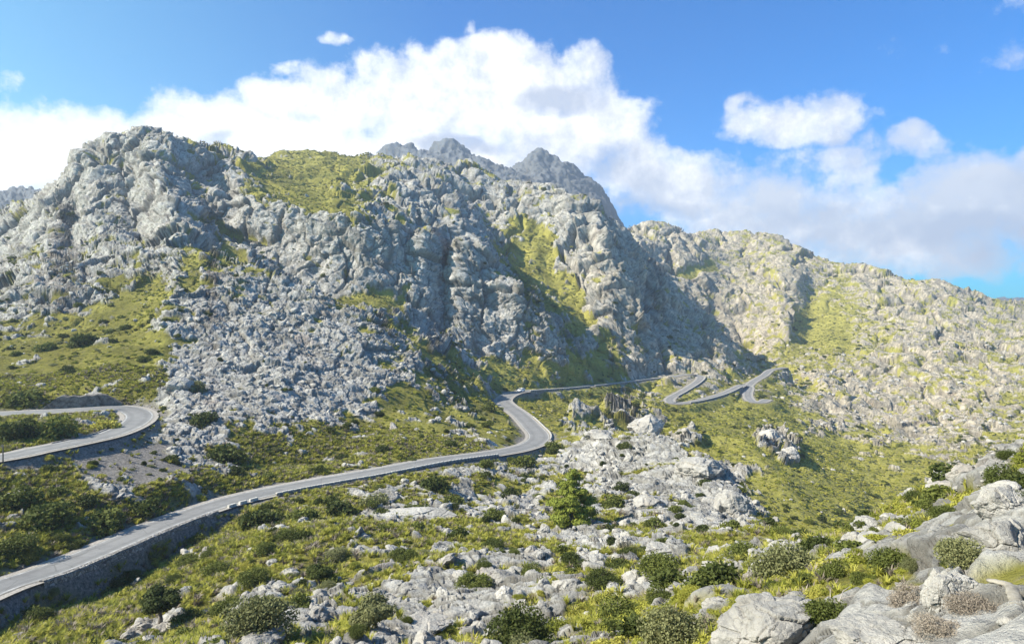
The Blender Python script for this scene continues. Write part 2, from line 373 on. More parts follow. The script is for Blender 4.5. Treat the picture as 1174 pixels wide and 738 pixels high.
disp *= np.where(Yc > 1200, .45, 1.) * (1 - .42 * sstep(px, 720, 800) * sstep(Yc, 240, 400))
sky_ = sstep(Yc, 480, 580) * (px > 280) * (px < 720)
disp *= 1 - .45 * sky_
disp += np.where(Yc > 1200, ridged(X, Y, Z * .4, 60., 451, 4) * 20 - 4, 0)
disp += np.where(Yc < 45, (fbm(X, Y, Z, .45, 63, 3) * .12) * (.3 + .7 * rock), 0)
disp *= np.where(Yc < 30, .6, 1.) * (.08 + .92 * sstep(Dr, .5, 5.)) * (1 - .6 * emb)
# shift mostly along the slope's outward normal
nb = blur(N.reshape(NC, NR, 3)[..., 0], 4); nb1 = blur(N.reshape(NC, NR, 3)[..., 1], 4); nb2 = blur(N.reshape(NC, NR, 3)[..., 2], 4)
nn = np.sqrt(nb ** 2 + nb1 ** 2 + nb2 ** 2)
dd = (disp + big * .9)
low = dd.reshape(NC, NR)[::6, ::6]; low = blur(low, 70); low = np.repeat(np.repeat(low, 6, 0), 6, 1)[:NC, :NR]
low = blur(low, 6)
dd = dd - low.ravel() * .75 * mt
X2 = X + dd * (nb / nn).ravel() * .75; Y2 = Y + dd * (nb1 / nn).ravel() * .75; Z2 = Z + dd * (.35 + .65 * (nb2 / nn).ravel())
# the road bed
near_r = Dr < 12
down = Z2 < Zr - .2
t = sstep(Dr, .35, np.where(Yc < 300, np.where(down, 2.2, 4.5), 8.))
Z3 = np.where(near_r, (Zr - .22) * (1 - t) + Z2 * t, Z2)
t2 = sstep(Dr, -.5, 1.5)
X3 = np.where(near_r, X * (1 - t2) + X2 * t2, X2); Y3 = np.where(near_r, Y * (1 - t2) + Y2 * t2, Y2)
TX, TY, TZ = X3.astype(np.float32), Y3.astype(np.float32), Z3.astype(np.float32)
Pf = np.stack([TX, TY, TZ], 1)
TN = normals(Pf.reshape(NC, NR, 3)).reshape(-1, 3).astype(np.float32)
TPX = CX + F * TX / TY; TPY = HY - F * TZ / TY
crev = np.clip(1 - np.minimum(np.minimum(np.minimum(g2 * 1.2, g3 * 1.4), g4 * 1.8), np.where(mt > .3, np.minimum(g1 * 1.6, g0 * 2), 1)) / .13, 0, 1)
yel = np.clip(.5 + .9 * perlin(X, Y, Z, 9., 81) + .5 * perlin(X, Y, Z, 2.5, 82) + sstep(TPX, 250, 900) * .55 + .5 * np.exp(-(((TPX - 920) / 90) ** 2 + ((TPY - 550) / 60) ** 2)) - Df * .9, 0, 1)
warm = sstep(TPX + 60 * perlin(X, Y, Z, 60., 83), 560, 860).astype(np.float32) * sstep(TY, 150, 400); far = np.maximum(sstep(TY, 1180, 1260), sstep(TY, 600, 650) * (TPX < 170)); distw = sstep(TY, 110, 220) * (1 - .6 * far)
log('displaced')

# ------------------------------------------------------------------ materials
def new_mat(name):
    m = bpy.data.materials.new(name); m.use_nodes = True; nt = m.node_tree; b = nt.nodes['Principled BSDF']; b.inputs['Specular IOR Level'].default_value = .25
    b.inputs['Roughness'].default_value = .85
    return m, nt, b
def nd(nt, t, **kw):
    n = nt.nodes.new(t)
    for k, v in kw.items():
        if k in n.inputs: n.inputs[k].default_value = v
        else: setattr(n, k, v)
    return n
def mixc(nt, fac, a, b, mode='MIX'):
    n = nt.nodes.new('ShaderNodeMix'); n.data_type = 'RGBA'; n.blend_type = mode
    for s, v in ((0, fac), (6, a), (7, b)):
        if hasattr(v, 'is_linked') or hasattr(v, 'links'): nt.links.new(v, n.inputs[s])
        elif s == 0: n.inputs[0].default_value = v
        else: n.inputs[s].default_value = (*v, 1) if len(v) == 3 else v
    return n.outputs[2]
def mth(nt, op, a, b=0., c=None, clamp=False):
    n = nt.nodes.new('ShaderNodeMath'); n.operation = op; n.use_clamp = clamp
    for i, v in enumerate((a, b) if c is None else (a, b, c)):
        if hasattr(v, 'links'): nt.links.new(v, n.inputs[i])
        else: n.inputs[i].default_value = v
    return n.outputs[0]
def noise(nt, scale, detail=4, rough=.6, vec=None, dist=0.):
    n = nd(nt, 'ShaderNodeTexNoise', Scale=scale, Detail=detail, Roughness=rough, Distortion=dist)
    if vec is None:
        g = nt.nodes.new('ShaderNodeNewGeometry'); vec = g.outputs['Position']
    nt.links.new(vec, n.inputs['Vector']); return n.outputs['Fac']
def ramp(nt, v, stops):
    n = nt.nodes.new('ShaderNodeValToRGB'); nt.links.new(v, n.inputs[0]); r = n.color_ramp
    while len(r.elements) < len(stops): r.elements.new(.5)
    for el, (p, c) in zip(r.elements, stops): el.position = p; el.color = (*c, 1) if len(c) == 3 else (c[0],) * 3 + (1,)
    return n.outputs[0]
def attr(nt, name):
    n = nt.nodes.new('ShaderNodeAttribute'); n.attribute_name = name; return n.outputs['Fac']
def rock_color(nt):
    a = ramp(nt, noise(nt, .22, 6, .65), [(.3, (.29, .28, .262)), (.5, (.49, .472, .432)), (.7, (.66, .635, .58))])
    st = noise(nt, .06, 5, .7)
    a = mixc(nt, mth(nt, 'MULTIPLY', ramp(nt, st, [(.57, (0,)), (.72, (1,))]), .45), a, (.42, .29, .21))
    li = noise(nt, 2.2, 5, .7)
    a = mixc(nt, mth(nt, 'MULTIPLY', ramp(nt, li, [(.51, (0,)), (.62, (1,))]), .5), a, (.22, .22, .215))
    return a
def bump(nt, b, h, dist, strength=.7):
    n = nd(nt, 'ShaderNodeBump', Strength=strength, Distance=dist); nt.links.new(h, n.inputs['Height']); nt.links.new(n.outputs[0], b.inputs['Normal'])
def terrain_mat():
    m, nt, b = new_mat('limestone_and_turf')
    rc = rock_color(nt)
    rc = mixc(nt, attr(nt, 'warm'), rc, mixc(nt, 1., rc, (1.10, 1.0, .84), 'MULTIPLY'))
    rc = mixc(nt, attr(nt, 'far'), rc, mixc(nt, 1., rc, (.26, .30, .38), 'MULTIPLY'))  # cloud shade and haze on the far peaks, painted into their rock colour
    rc = mixc(nt, mth(nt, 'MULTIPLY', attr(nt, 'crev'), .72), rc, (.13, .12, .10))      # crack shading, painted dark into the rock colour
    g1_ = ramp(nt, noise(nt, 1.1, 7, .78), [(.32, (.065, .066, .02)), (.5, (.16, .152, .032)), (.68, (.29, .25, .06))])
    g2_ = ramp(nt, noise(nt, 1.3, 7, .78), [(.32, (.17, .17, .035)), (.5, (.35, .325, .07)), (.7, (.48, .43, .16))])
    gc = mixc(nt, attr(nt, 'yel'), g1_, g2_)
    soil = ramp(nt, noise(nt, 1.3, 5, .7), [(.3, (.10, .085, .065)), (.7, (.30, .26, .20))])
    gc = mixc(nt, mth(nt, 'MULTIPLY', ramp(nt, noise(nt, .9, 5, .75), [(.56, (0,)), (.66, (1,))]), .6), gc, soil)
    sp_ = ramp(nt, noise(nt, .42, 6, .72), [(.56, (0,)), (.62, (1,))])
    rc = mixc(nt, mth(nt, 'MULTIPLY', sp_, mth(nt, 'MULTIPLY', attr(nt, 'dist'), .62)), rc, (.09, .095, .05))
    base = mixc(nt, attr(nt, 'rock'), gc, rc)
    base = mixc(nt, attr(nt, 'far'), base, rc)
    scree = ramp(nt, noise(nt, 3., 6, .75), [(.35, (.10, .093, .088)), (.5, (.24, .22, .20)), (.68, (.40, .37, .34))])
    base = mixc(nt, attr(nt, 'emb'), base, scree)
    nt.links.new(base, b.inputs['Base Color'])
    b.inputs['Roughness'].default_value = .95; b.inputs['Specular IOR Level'].default_value = .1
    h = mth(nt, 'ADD', noise(nt, .9, 8, .76), mth(nt, 'MULTIPLY', noise(nt, 4., 6, .75), .45))
    vo = nd(nt, 'ShaderNodeTexVoronoi', Scale=.42); vo.feature = 'DISTANCE_TO_EDGE'; vg = nt.nodes.new('ShaderNodeNewGeometry'); va = nt.nodes.new('ShaderNodeVectorMath'); va.operation = 'ADD'
    wn = nd(nt, 'ShaderNodeTexNoise', Scale=.35, Detail=4); nt.links.new(vg.outputs['Position'], wn.inputs['Vector']); ws = nt.nodes.new('ShaderNodeVectorMath'); ws.operation = 'SCALE'; ws.inputs['Scale'].default_value = 5.; nt.links.new(wn.outputs['Color'], ws.inputs[0])
    nt.links.new(vg.outputs['Position'], va.inputs[0]); nt.links.new(ws.outputs[0], va.inputs[1]); nt.links.new(va.outputs[0], vo.inputs['Vector'])
    ck = mth(nt, 'MULTIPLY', ramp(nt, vo.outputs['Distance'], [(0., (0,)), (.12, (1,))]), attr(nt, 'rock'))
    h = mth(nt, 'ADD', h, mth(nt, 'MULTIPLY', mth(nt, 'MULTIPLY', mth(nt, 'ADD', noise(nt, .3, 9, .75), mth(nt, 'MULTIPLY', ck, .22)), 1.6), attr(nt, 'dist')))
    bump(nt, b, h, .95, .8)
    return m
M_TER = terrain_mat()

def mesh_from(name, verts, faces, mats=(), smooth=False, attrs={}):
    me = bpy.data.meshes.new(name); nv, nf = len(verts), len(faces); faces = np.asarray(faces); k = faces.shape[1]
    me.vertices.add(nv); me.vertices.foreach_set('co', np.asarray(verts, np.float32).ravel())
    me.loops.add(nf * k); me.loops.foreach_set('vertex_index', faces.astype(np.int32).ravel())
    me.polygons.add(nf); me.polygons.foreach_set('loop_start', np.arange(0, nf * k, k, dtype=np.int32))
    try: me.polygons.foreach_set('loop_total', np.full(nf, k, np.int32))
    except Exception: pass
    me.polygons.foreach_set('use_smooth', np.full(nf, smooth))
    for n, a in attrs.items():
        at = me.attributes.new(n, 'FLOAT', 'POINT'); at.data.foreach_set('value', a.astype(np.float32))
    for m in mats: me.materials.append(m)
    me.update(); me.validate() if nf < 1000 else None
    return me
def add(name, me, parent=None, **props):
    o = bpy.data.objects.new(name, me); col.objects.link(o)
    if parent: o.parent = parent
    for k, v in props.items(): o[k] = v
    return o
# split the one relief into its named landforms, along hidden gullies
reg = np.zeros((NC, NR), np.int8)
ux = np.array([-200, 60, 180, 240, 330, 400, 480, 555, 575, 610, 680, 760, 800, 870, 900, 960, 1010, 1100, 1380.]); yx = np.array([185, 190, 235, 300, 300, 300, 272, 245, 300, 322, 375, 430, 455, 545, 420, 270, 200, 185, 195.])
b0 = np.interp(us, ux, yx)[:, None]
b1_ = np.where(us[:, None] < 867, np.interp(us, [-200, 65, 160, 260, 350, 640, 745, 865], [640, 590, 590, 660, 740, 780, 780, 700])[:, None], 100)
b2_ = 1240.
reg[Yg > b0] = 1                        # central and left massif
reg[(Yg > b0) & (us[:, None] >= 867)] = 2
reg[(us[:, None] < 867) & (Yg > b1_)] = 2
reg[Yg > np.where(us[:, None] < 660, 800, b2_)] = 3
idx = np.arange(NC * NR).reshape(NC, NR)
quads = np.stack([idx[:-1, :-1], idx[1:, :-1], idx[1:, 1:], idx[:-1, 1:]], -1)
fr = reg[:-1, :-1]
for r, (nm, lab) in enumerate([('terrain', 'rocky slopes with scrub and turf around the road'), ('mountain', 'grey limestone massif rising left of the gorge'), ('mountain', 'long sunlit rocky mountainside beyond the gorge'), ('mountain', 'far bluish bare peaks behind the main ridge')]):
    qf = quads[fr == r]
    used, inv = np.unique(qf.ravel(), return_inverse=True)
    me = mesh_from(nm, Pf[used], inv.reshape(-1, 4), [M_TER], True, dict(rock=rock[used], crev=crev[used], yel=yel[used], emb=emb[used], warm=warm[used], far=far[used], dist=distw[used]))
    add(nm, me, kind='structure', label=lab)
log('terrain meshes')

# ------------------------------------------------------------------ world and light
SUN_AZ, SUN_EL = -105., 39.               # bearing left of the view, height
def world():
    w = bpy.data.worlds.new('World'); bpy.context.scene.world = w; w.use_nodes = True; nt = w.node_tree
    bg = nt.nodes['Background']
    sky = nt.nodes.new('ShaderNodeTexSky'); sky.sky_type = 'NISHITA'; sky.sun_disc = False
    sky.sun_elevation = math.radians(SUN_EL); sky.sun_rotation = math.radians(SUN_AZ); sky.altitude = 600; sky.air_density = 1.0; sky.dust_density = .3; sky.ozone_density = 3.0
    tc = nt.nodes.new('ShaderNodeTexCoord'); sp = nt.nodes.new('ShaderNodeSeparateXYZ'); nt.links.new(tc.outputs['Generated'], sp.inputs[0])
    az = mth(nt, 'ARCTAN2', sp.outputs[0], sp.outputs[1])
    hyp = mth(nt, 'SQRT', mth(nt, 'ADD', mth(nt, 'MULTIPLY', sp.outputs[0], sp.outputs[0]), mth(nt, 'MULTIPLY', sp.outputs[1], sp.outputs[1])))
    el = mth(nt, 'ARCTAN2', sp.outputs[2], hyp)
    cb = nt.nodes.new('ShaderNodeCombineXYZ'); nt.links.new(az, cb.inputs[0]); nt.links.new(el, cb.inputs[1])
    def vm(op, a, b):
        n = nt.nodes.new('ShaderNodeVectorMath'); n.operation = op
        for i, v in enumerate((a, b)):
            if hasattr(v, 'links'): nt.links.new(v, n.inputs[i])
            else: n.inputs[i].default_value = v
        return n
    def nz(scale, det, rough, off=(0, 0, 0), vec=cb.outputs[0]):
        v = vm('ADD', vec, off).outputs[0]
        n = nd(nt, 'ShaderNodeTexNoise', Scale=scale, Detail=det, Roughness=rough); nt.links.new(v, n.inputs['Vector']); return n
    warp = nz(7., 3, .6)
    wv = vm('MULTIPLY', vm('SUBTRACT', warp.outputs['Color'], (.5, .5, .5)).outputs[0], (.13, .10, 0)).outputs[0]
    pos = vm('ADD', cb.outputs[0], wv).outputs[0]
    def ang(x, y):
        a = math.atan2(x - CX, F); return a, math.atan2((HY - y) / F * math.cos(a), 1.)
    def blobs(lst, pos):
        out = None
        for (x, y, rx, ry, s) in lst:
            a, e_ = ang(x, y)
            d = vm('MULTIPLY', vm('SUBTRACT', pos, (a, e_, 0)).outputs[0], (F / rx / max(.6, math.cos(a)**1), F / ry, 0)).outputs[0]
            q = vm('DOT_PRODUCT', d, d).outputs['Value']
            v = mth(nt, 'MULTIPLY', mth(nt, 'SUBTRACT', 1., q), s)
            if out is None: out = v
            else: out = mth(nt, 'SMOOTH_MAX', out, v, .25)
        return mth(nt, 'MAXIMUM', out, -1.)
    CL = [(500, 178, 150, 44, 1.1), (-60, 210, 190, 62, 1), (60, 195, 160, 60, 1), (180, 170, 130, 45, 1), (300, 165, 160, 60, 1), (330, 112, 55, 34, .9), (400, 120, 90, 45, .9), (470, 110, 110, 48, 1), (560, 110, 120, 66, 1.1), (560, 70, 90, 28, 1), (640, 100, 70, 50, 1), (650, 150, 110, 60, 1.1), (690, 118, 62, 16, .7),
          (720, 200, 70, 50, 1), (790, 215, 90, 46, 1), (850, 245, 110, 40, .9), (930, 255, 130, 40, .9), (1040, 255, 120, 50, 1), (1130, 235, 130, 48, 1.1), (1250, 250, 130, 60, 1),
          (890, 145, 60, 24, .75), (945, 140, 66, 26, .85), (1042, 160, 30, 18, .7), (850, 125, 20, 14, .4), (960, 185, 90, 18, .32), (380, 43, 22, 9, .5), (327, 69, 14, 6, .4), (1100, 300, 120, 26, .6), (870, 290, 130, 18, .6), (1000, 300, 90, 14, .35), (900, 200, 90, 14, .3), (990, 215, 70, 18, .5), (10, 98, 16, 12, .3), (538, 35, 8, 12, .35), (1240, 0, 90, 16, .1)]
    d0 = blobs(CL, pos)
    n1 = nz(9., 8, .62); n2 = nz(30., 6, .65, (3, 1, 0))
    tex = mth(nt, 'ADD', mth(nt, 'MULTIPLY', mth(nt, 'SUBTRACT', n1.outputs['Fac'], .5), 2.5), mth(nt, 'MULTIPLY', mth(nt, 'SUBTRACT', n2.outputs['Fac'], .5), 1.3))
    dens = mth(nt, 'ADD', mth(nt, 'ADD', d0, tex), .08)
    mask = ramp(nt, dens, [(0.0, (0,)), (.2, (.24,)), (.48, (.7,)), (.95, (1,))])
    # thicker, greyer undersides
    GR = [(640, 112, 60, 20, 1), (700, 190, 50, 30, .8), (520, 165, 70, 14, .9), (760, 240, 100, 12, .7), (900, 250, 110, 12, .5), (1120, 270, 90, 18, .8), (1180, 215, 50, 34, .5), (870, 275, 120, 14, .7), (262, 160, 30, 9, .5), (960, 165, 60, 7, .3), (1150, 290, 60, 30, .6), (730, 210, 40, 30, .6), (1030, 262, 60, 14, .5)]
    g0 = mth(nt, 'ADD', blobs(GR, pos), mth(nt, 'MULTIPLY', mth(nt, 'SUBTRACT', nz(14., 7, .65, (5, 9, 0)).outputs['Fac'], .5), 2.4))
    gm = ramp(nt, g0, [(0., (0,)), (.75, (1,))])
    tx = ramp(nt, mth(nt, 'ADD', nz(11., 8, .7, (1.7, 4., 0)).outputs['Fac'], mth(nt, 'MULTIPLY', az, -.22)), [(.38, (1,)), (.56, (0,))])
    ccol = mixc(nt, gm, mixc(nt, tx, (9., 9., 9.), (5.6, 6.0, 6.8)), (4.3, 4.8, 5.9))
    tint = mixc(nt, mth(nt, 'MULTIPLY', mth(nt, 'ADD', az, .1), -1.3, clamp=True), (.06, .76, 1.38), (.74, 1.40, 1.25))
    skyc = mixc(nt, 1., sky.outputs[0], tint, 'MULTIPLY')
    fc = mixc(nt, mask, skyc, ccol)
    # teal towards the sun side, and the ground side of the world kept plain
    nt.links.new(fc, bg.inputs[0]); bg.inputs[1].default_value = .074
world()
sun = bpy.data.lights.new('sun', 'SUN'); sun.energy = 5.0; sun.angle = math.radians(.53); sun.color = (1., .93, .80)
so = bpy.data.objects.new('sun', sun); col.objects.link(so)
a, e_ = math.radians(SUN_AZ), math.radians(SUN_EL)
from mathutils import Vector
so.rotation_euler = Vector((-math.sin(a) * math.cos(e_), -math.cos(a) * math.cos(e_), -math.sin(e_))).to_track_quat('-Z', 'Y').to_euler()
cam = bpy.data.cameras.new('camera'); co = bpy.data.objects.new('camera', cam); col.objects.link(co)
cam.sensor_width = 36; cam.lens = F / W * 36; cam.clip_end = 20000; cam.clip_start = .1
cam.shift_y = -(H / 2 - HY) / W
co.rotation_euler = (math.pi / 2, 0, 0); bpy.context.scene.camera = co
sc = bpy.context.scene
sc.view_settings.view_transform = 'Standard'; sc.view_settings.look = 'None'; sc.view_settings.exposure = 1.04; sc.view_settings.gamma = 1
sc.cycles.max_bounces = 4; sc.cycles.diffuse_bounces = 2; sc.cycles.use_denoising = True if False else sc.cycles.use_denoising
#TAIL
# ------------------------------------------------------------------ where things can stand: nearest visible ground for a bearing and sight line
log('scatter tables')
vis = np.full((900, 1400), 1e9)
gi = np.rint(TPX + 100).astype(int); gj = np.rint(TPY).astype(int)
kin = (gi >= 0) & (gi < 1400) & (gj >= 0) & (gj < 900)
np.minimum.at(vis, (gj[kin], gi[kin]), TY[kin])
vb = vis.copy()
for a in (-1, 0, 1):
    for b in (-1, 0, 1):
        vb = np.minimum(vb, np.roll(np.roll(vis, a, 0), b, 1))
seen = np.zeros(len(TY), bool); seen[kin] = TY[kin] < vb[gj[kin], gi[kin]] * 1.03 + .6
seen &= (TPX > 0) & (TPX < W) & (TPY < H)
def ground(x, y):
    """Index of the ground vertex seen along that line."""
    k = np.nonzero((np.abs(TPX - x) < 3) & (np.abs(TPY - y) < 3) & (TY < 1500))[0]
    if not len(k): k = np.nonzero((np.abs(TPX - x) < 9) & (np.abs(TPY - y) < 9))[0]
    ym = TY[k].min(); k = k[TY[k] < ym * 1.06 + .5]
    return k[np.argmin((TPX[k] - x) ** 2 + (TPY[k] - y) ** 2)]

# ------------------------------------------------------------------ small mesh kit
class MB:
    def __init__(s): s.v = []; s.f = []
    def add(s, v, f):
        n = len(s.v); s.v += [tuple(map(float, q)) for q in v]; s.f += [tuple(i + n for i in q) for q in f]
    def box(s, cx, cy, cz, sx, sy, sz, tap=0., rz=0.):
        v = []
        for k in (-1, 1):
            t = 1 - tap * (k > 0)
            for a, b in ((-1, -1), (1, -1), (1, 1), (-1, 1)):
                x, y = a * sx / 2 * t, b * sy / 2 * t
                v.append((cx + x * math.cos(rz) - y * math.sin(rz), cy + x * math.sin(rz) + y * math.cos(rz), cz + k * sz / 2))
        s.add(v, [(0, 3, 2, 1), (4, 5, 6, 7), (0, 1, 5, 4), (1, 2, 6, 5), (2, 3, 7, 6), (3, 0, 4, 7)])
    def tube(s, pts, rads, n=8, cap=True):
        pts = [np.array(p, float) for p in pts]; rings = []
        for i, p in enumerate(pts):
            d = pts[min(i + 1, len(pts) - 1)] - pts[max(i - 1, 0)]; d /= np.linalg.norm(d) + 1e-9
            a = np.cross(d, (0.31, .9, .2)); a /= np.linalg.norm(a); b = np.cross(d, a)
            rings.append([p + rads[i] * (math.cos(t) * a + math.sin(t) * b) for t in np.linspace(0, 2 * math.pi, n, endpoint=False)])
        v = [q for r in rings for q in r]; f = []
        for i in range(len(pts) - 1):
            for j in range(n): f.append((i * n + j, i * n + (j + 1) % n, (i + 1) * n + (j + 1) % n, (i + 1) * n + j))
        if cap: f += [tuple(range(n))[::-1], tuple((len(pts) - 1) * n + j for j in range(n))]
        s.add(v, f)
    def mesh(s, name, mats, smooth=False):
        me = bpy.data.meshes.new(name); me.from_pydata(s.v, [], s.f)
        for m in mats: me.materials.append(m)
        if smooth: me.polygons.foreach_set('use_smooth', np.ones(len(s.f), bool))
        me.update(); return me
def simple(name, c, rough=.8, var=.25, scale=6., spec=.3, metal=0., bmp=0., bd=.05):
    m, nt, b = new_mat(name); n = noise(nt, scale, 5, .7)
    lo = tuple(x * (1 - var) for x in c); hi = tuple(min(1, x * (1 + var)) for x in c)
    nt.links.new(ramp(nt, n, [(.35, lo), (.65, hi)]), b.inputs['Base Color']); b.inputs['Roughness'].default_value = rough
    b.inputs['Specular IOR Level'].default_value = spec; b.inputs['Metallic'].default_value = metal
    if bmp: bump(nt, b, n, bd, bmp)
    return m
# ------------------------------------------------------------------ roads, edge lines, walls
def asphalt():
    m, nt, b = new_mat('bleached_asphalt')
    a = ramp(nt, noise(nt, .16, 6, .75), [(.3, (.17, .168, .166)), (.7, (.27, .265, .255))])
    a = mixc(nt, mth(nt, 'MULTIPLY', ramp(nt, noise(nt, .9, 5, .7), [(.55, (0,)), (.68, (1,))]), .45), a, (.15, .148, .145))
    ac = mth(nt, 'ABSOLUTE', mth(nt, 'SUBTRACT', mth(nt, 'ABSOLUTE', attr(nt, 'acr')), .5))
    a = mixc(nt, mth(nt, 'MULTIPLY', ramp(nt, mth(nt, 'ADD', ac, mth(nt, 'MULTIPLY', noise(nt, .35, 5, .7), .25)), [(.16, (1,)), (.34, (0,))]), .38), a, (.135, .132, .128))
    ed = mth(nt, 'ADD', mth(nt, 'ABSOLUTE', attr(nt, 'acr')), mth(nt, 'MULTIPLY', mth(nt, 'SUBTRACT', noise(nt, .8, 6, .75), .5), .5))
    a = mixc(nt, mth(nt, 'MULTIPLY', ramp(nt, ed, [(.86, (0,)), (1.0, (1,))]), .75), a, (.33, .30, .25))
    vo = nd(nt, 'ShaderNodeTexVoronoi', Scale=.22); vo.feature = 'DISTANCE_TO_EDGE'; g_ = nt.nodes.new('ShaderNodeNewGeometry'); nt.links.new(g_.outputs['Position'], vo.inputs['Vector'])
    a = mixc(nt, mth(nt, 'MULTIPLY', ramp(nt, vo.outputs['Distance'], [(.004, (1,)), (.010, (0,))]), .4), a, (.07, .07, .068))
    nt.links.new(a, b.inputs['Base Color']); b.inputs['Roughness'].default_value = .9
    bump(nt, b, noise(nt, 14, 4, .7), .03, .5); return m
M_ASP = asphalt()
M_LINE = simple('worn_white_line', (.36, .355, .34), .9, .42, 1.2)
M_VERGE = simple('gravel_verge', (.34, .31, .27), .95, .4, 5., bmp=.6)
def masonry():
    m, nt, b = new_mat('rubble_masonry')
    g = nt.nodes.new('ShaderNodeNewGeometry')
    v = nd(nt, 'ShaderNodeTexVoronoi', Scale=2.4); nt.links.new(g.outputs['Position'], v.inputs['Vector'])
    v2 = nd(nt, 'ShaderNodeTexVoronoi', Scale=2.4); v2.feature = 'DISTANCE_TO_EDGE'; nt.links.new(g.outputs['Position'], v2.inputs['Vector'])
    sp = nt.nodes.new('ShaderNodeSeparateColor'); nt.links.new(v.outputs['Color'], sp.inputs[0])
    c = ramp(nt, sp.outputs[0], [(0., (.15, .14, .13)), (.5, (.26, .24, .22)), (1., (.38, .36, .33))])
    c = mixc(nt, ramp(nt, v2.outputs['Distance'], [(.02, (1,)), (.09, (0,))]), c, (.09, .085, .08))
    nt.links.new(c, b.inputs['Base Color']); b.inputs['Roughness'].default_value = .95
    bump(nt, b, v2.outputs['Distance'], .25, .8); return m
M_WALL = masonry()
M_CUT = simple('dark_cut_rock', (.16, .145, .13), .95, .7, 1.1, bmp=1., bd=.5)
M_PALE = simple('cream_limestone', (.27, .245, .20), .95, .3, 5., bmp=.8, bd=.05)
M_KERB = simple('pale_limestone_kerb', (.46, .44, .40), .85, .25, 3., bmp=.5)
def side(pts):
    d = np.gradient(pts[:, :2], axis=0); d /= np.linalg.norm(d, axis=1, keepdims=True); return np.stack([-d[:, 1], d[:, 0]], 1)
def strip(pts, a, b, dz, n=2):
    s_ = side(pts); V = []
    a, b = np.broadcast_to(a, len(pts)), np.broadcast_to(b, len(pts))
    for q in np.linspace(0, 1, n):
        t = (a + (b - a) * q)[:, None]; V.append(np.column_stack([pts[:, :2] + s_ * t, pts[:, 2] + dz]))
    V = np.stack(V, 1).reshape(-1, 3); i = np.arange(len(pts) - 1)[:, None] * n + np.arange(n - 1)[None]
    i = i.ravel(); return V, np.stack([i, i + n, i + n + 1, i + 1], 1)
# left of travel is +; every road is drawn with its travel from picture left to right or along the bend
def hwof(pts, hw): return hw
for (pts, hw), lab in zip(roads, ('grey asphalt mountain road winding down to the gorge', 'grey asphalt hairpin bend on the left slope', 'short stretch of road at the end of the gorge')):
    hw = HWY(pts[:, 1])
    V, Fc = strip(pts, -hw, hw, 0, 25); acr = np.tile(np.linspace(-1, 1, 25), len(pts)); j_ = perlin(*(V * .7).astype(np.float32).T, 1., 77); V[:, :2] += np.repeat(side(pts), 25, 0) * (np.where(np.abs(acr) > .99, j_ * .22, 0) * np.sign(acr))[:, None]
    road = add('road', mesh_from('road', V, Fc, [M_ASP], True, dict(acr=acr)), kind='structure', label=lab)
    for sgn in (-1, 1):
        V, Fc = strip(pts, sgn * (hw - .42), sgn * (hw - .20), .006)
        add('road_marking', mesh_from('road_marking', V, Fc, [M_LINE]), kind='structure')
        V, Fc = strip(pts, sgn * hw, sgn * (hw + .8), -.03); 
        V2, F2 = strip(pts, sgn * (hw + .8), sgn * (hw + .82), -.5)
        add('road_verge', mesh_from('road_verge', V, Fc, [M_VERGE]), kind='structure')
def wall(pts, off, th, top, bot, name, lab, cat, mat_=None, group=None, cope=True):
    """A wall along a run of road: masonry body plus coping stones."""
    s_ = side(pts); n = len(pts); sg = 1 if off > 0 else -1
    tp = np.broadcast_to(top, n).astype(float); bt = np.broadcast_to(bot, n).astype(float)
    e = rng.normal(0, .04, n)
    off = (sg * (HWY(pts[:, 1]) + abs(off)))[:, None]; A = pts[:, :2] + s_ * off; B = pts[:, :2] + s_ * (off + sg * th); Bb = pts[:, :2] + s_ * (off + sg * (th + .12 * (tp - bt)[:, None]))
    z = pts[:, 2]
    V = np.stack([np.column_stack([A, z + bt]), np.column_stack([A, z + tp]), np.column_stack([B, z + tp + e]), np.column_stack([Bb, z + bt])], 1).reshape(-1, 3)
    f = []
    for i in range(n - 1):
        for k in range(4): f.append((i * 4 + k, (i + 1) * 4 + k, (i + 1) * 4 + (k + 1) % 4, i * 4 + (k + 1) % 4))
    f += [(0, 1, 2, 3), (n * 4 - 4, n * 4 - 1, n * 4 - 2, n * 4 - 3)]
    r = bpy.data.objects.new(name, None); col.objects.link(r); r.location = pts[n // 2]; r['label'] = lab; r['category'] = cat
    if group: r['group'] = group
    Vl = V - pts[n // 2]
    add('masonry', mesh_from(name, Vl, f, [mat_ or M_WALL]), r)
    if cope:
        mb = MB(); c = (A + B) / 2 - pts[n // 2][:2]
        for i in range(n - 1):
            d = c[i+1] - c[i]; L_ = np.linalg.norm(d)
            mb.box(*(c[i] + d / 2), z[i] - pts[n // 2][2] + tp[i] + .07, L_ * .93, th + .04, .14 + rng.random() * .08, .05, math.atan2(d[1], d[0]))
        add('coping', mb.mesh('coping', [M_KERB]), r)
    return r
def run(pts, x0, x1, y0=0, y1=1e9):
    u_ = CX + F * pts[:, 0] / pts[:, 1]; k = np.nonzero((u_ >= x0) & (u_ <= x1) & (pts[:, 1] >= y0) & (pts[:, 1] <= y1))[0]
    b = np.split(k, np.nonzero(np.diff(k) > 1)[0] + 1); return pts[max(b, key=len)]
RM, RP = roads[0][0], roads[1][0]
g = run(RM, 10, 232, 50, 100); t = np.linspace(0, 1, len(g))
wall(g, -.2, .5, .12, -3.7 * np.sin(np.pi * np.clip(t * .9 + .1, 0, 1)) ** .7 - .6, 'retaining_wall', 'tall dark masonry retaining wall under the lowest stretch of road, bottom left', 'retaining wall', cope=False)
g = run(RM, 300, 560, 90, 140)
wall(g, -.2, .35, .2, -1.5, 'retaining_wall', 'low rubble wall with a pale top along the middle stretch of road', 'retaining wall')
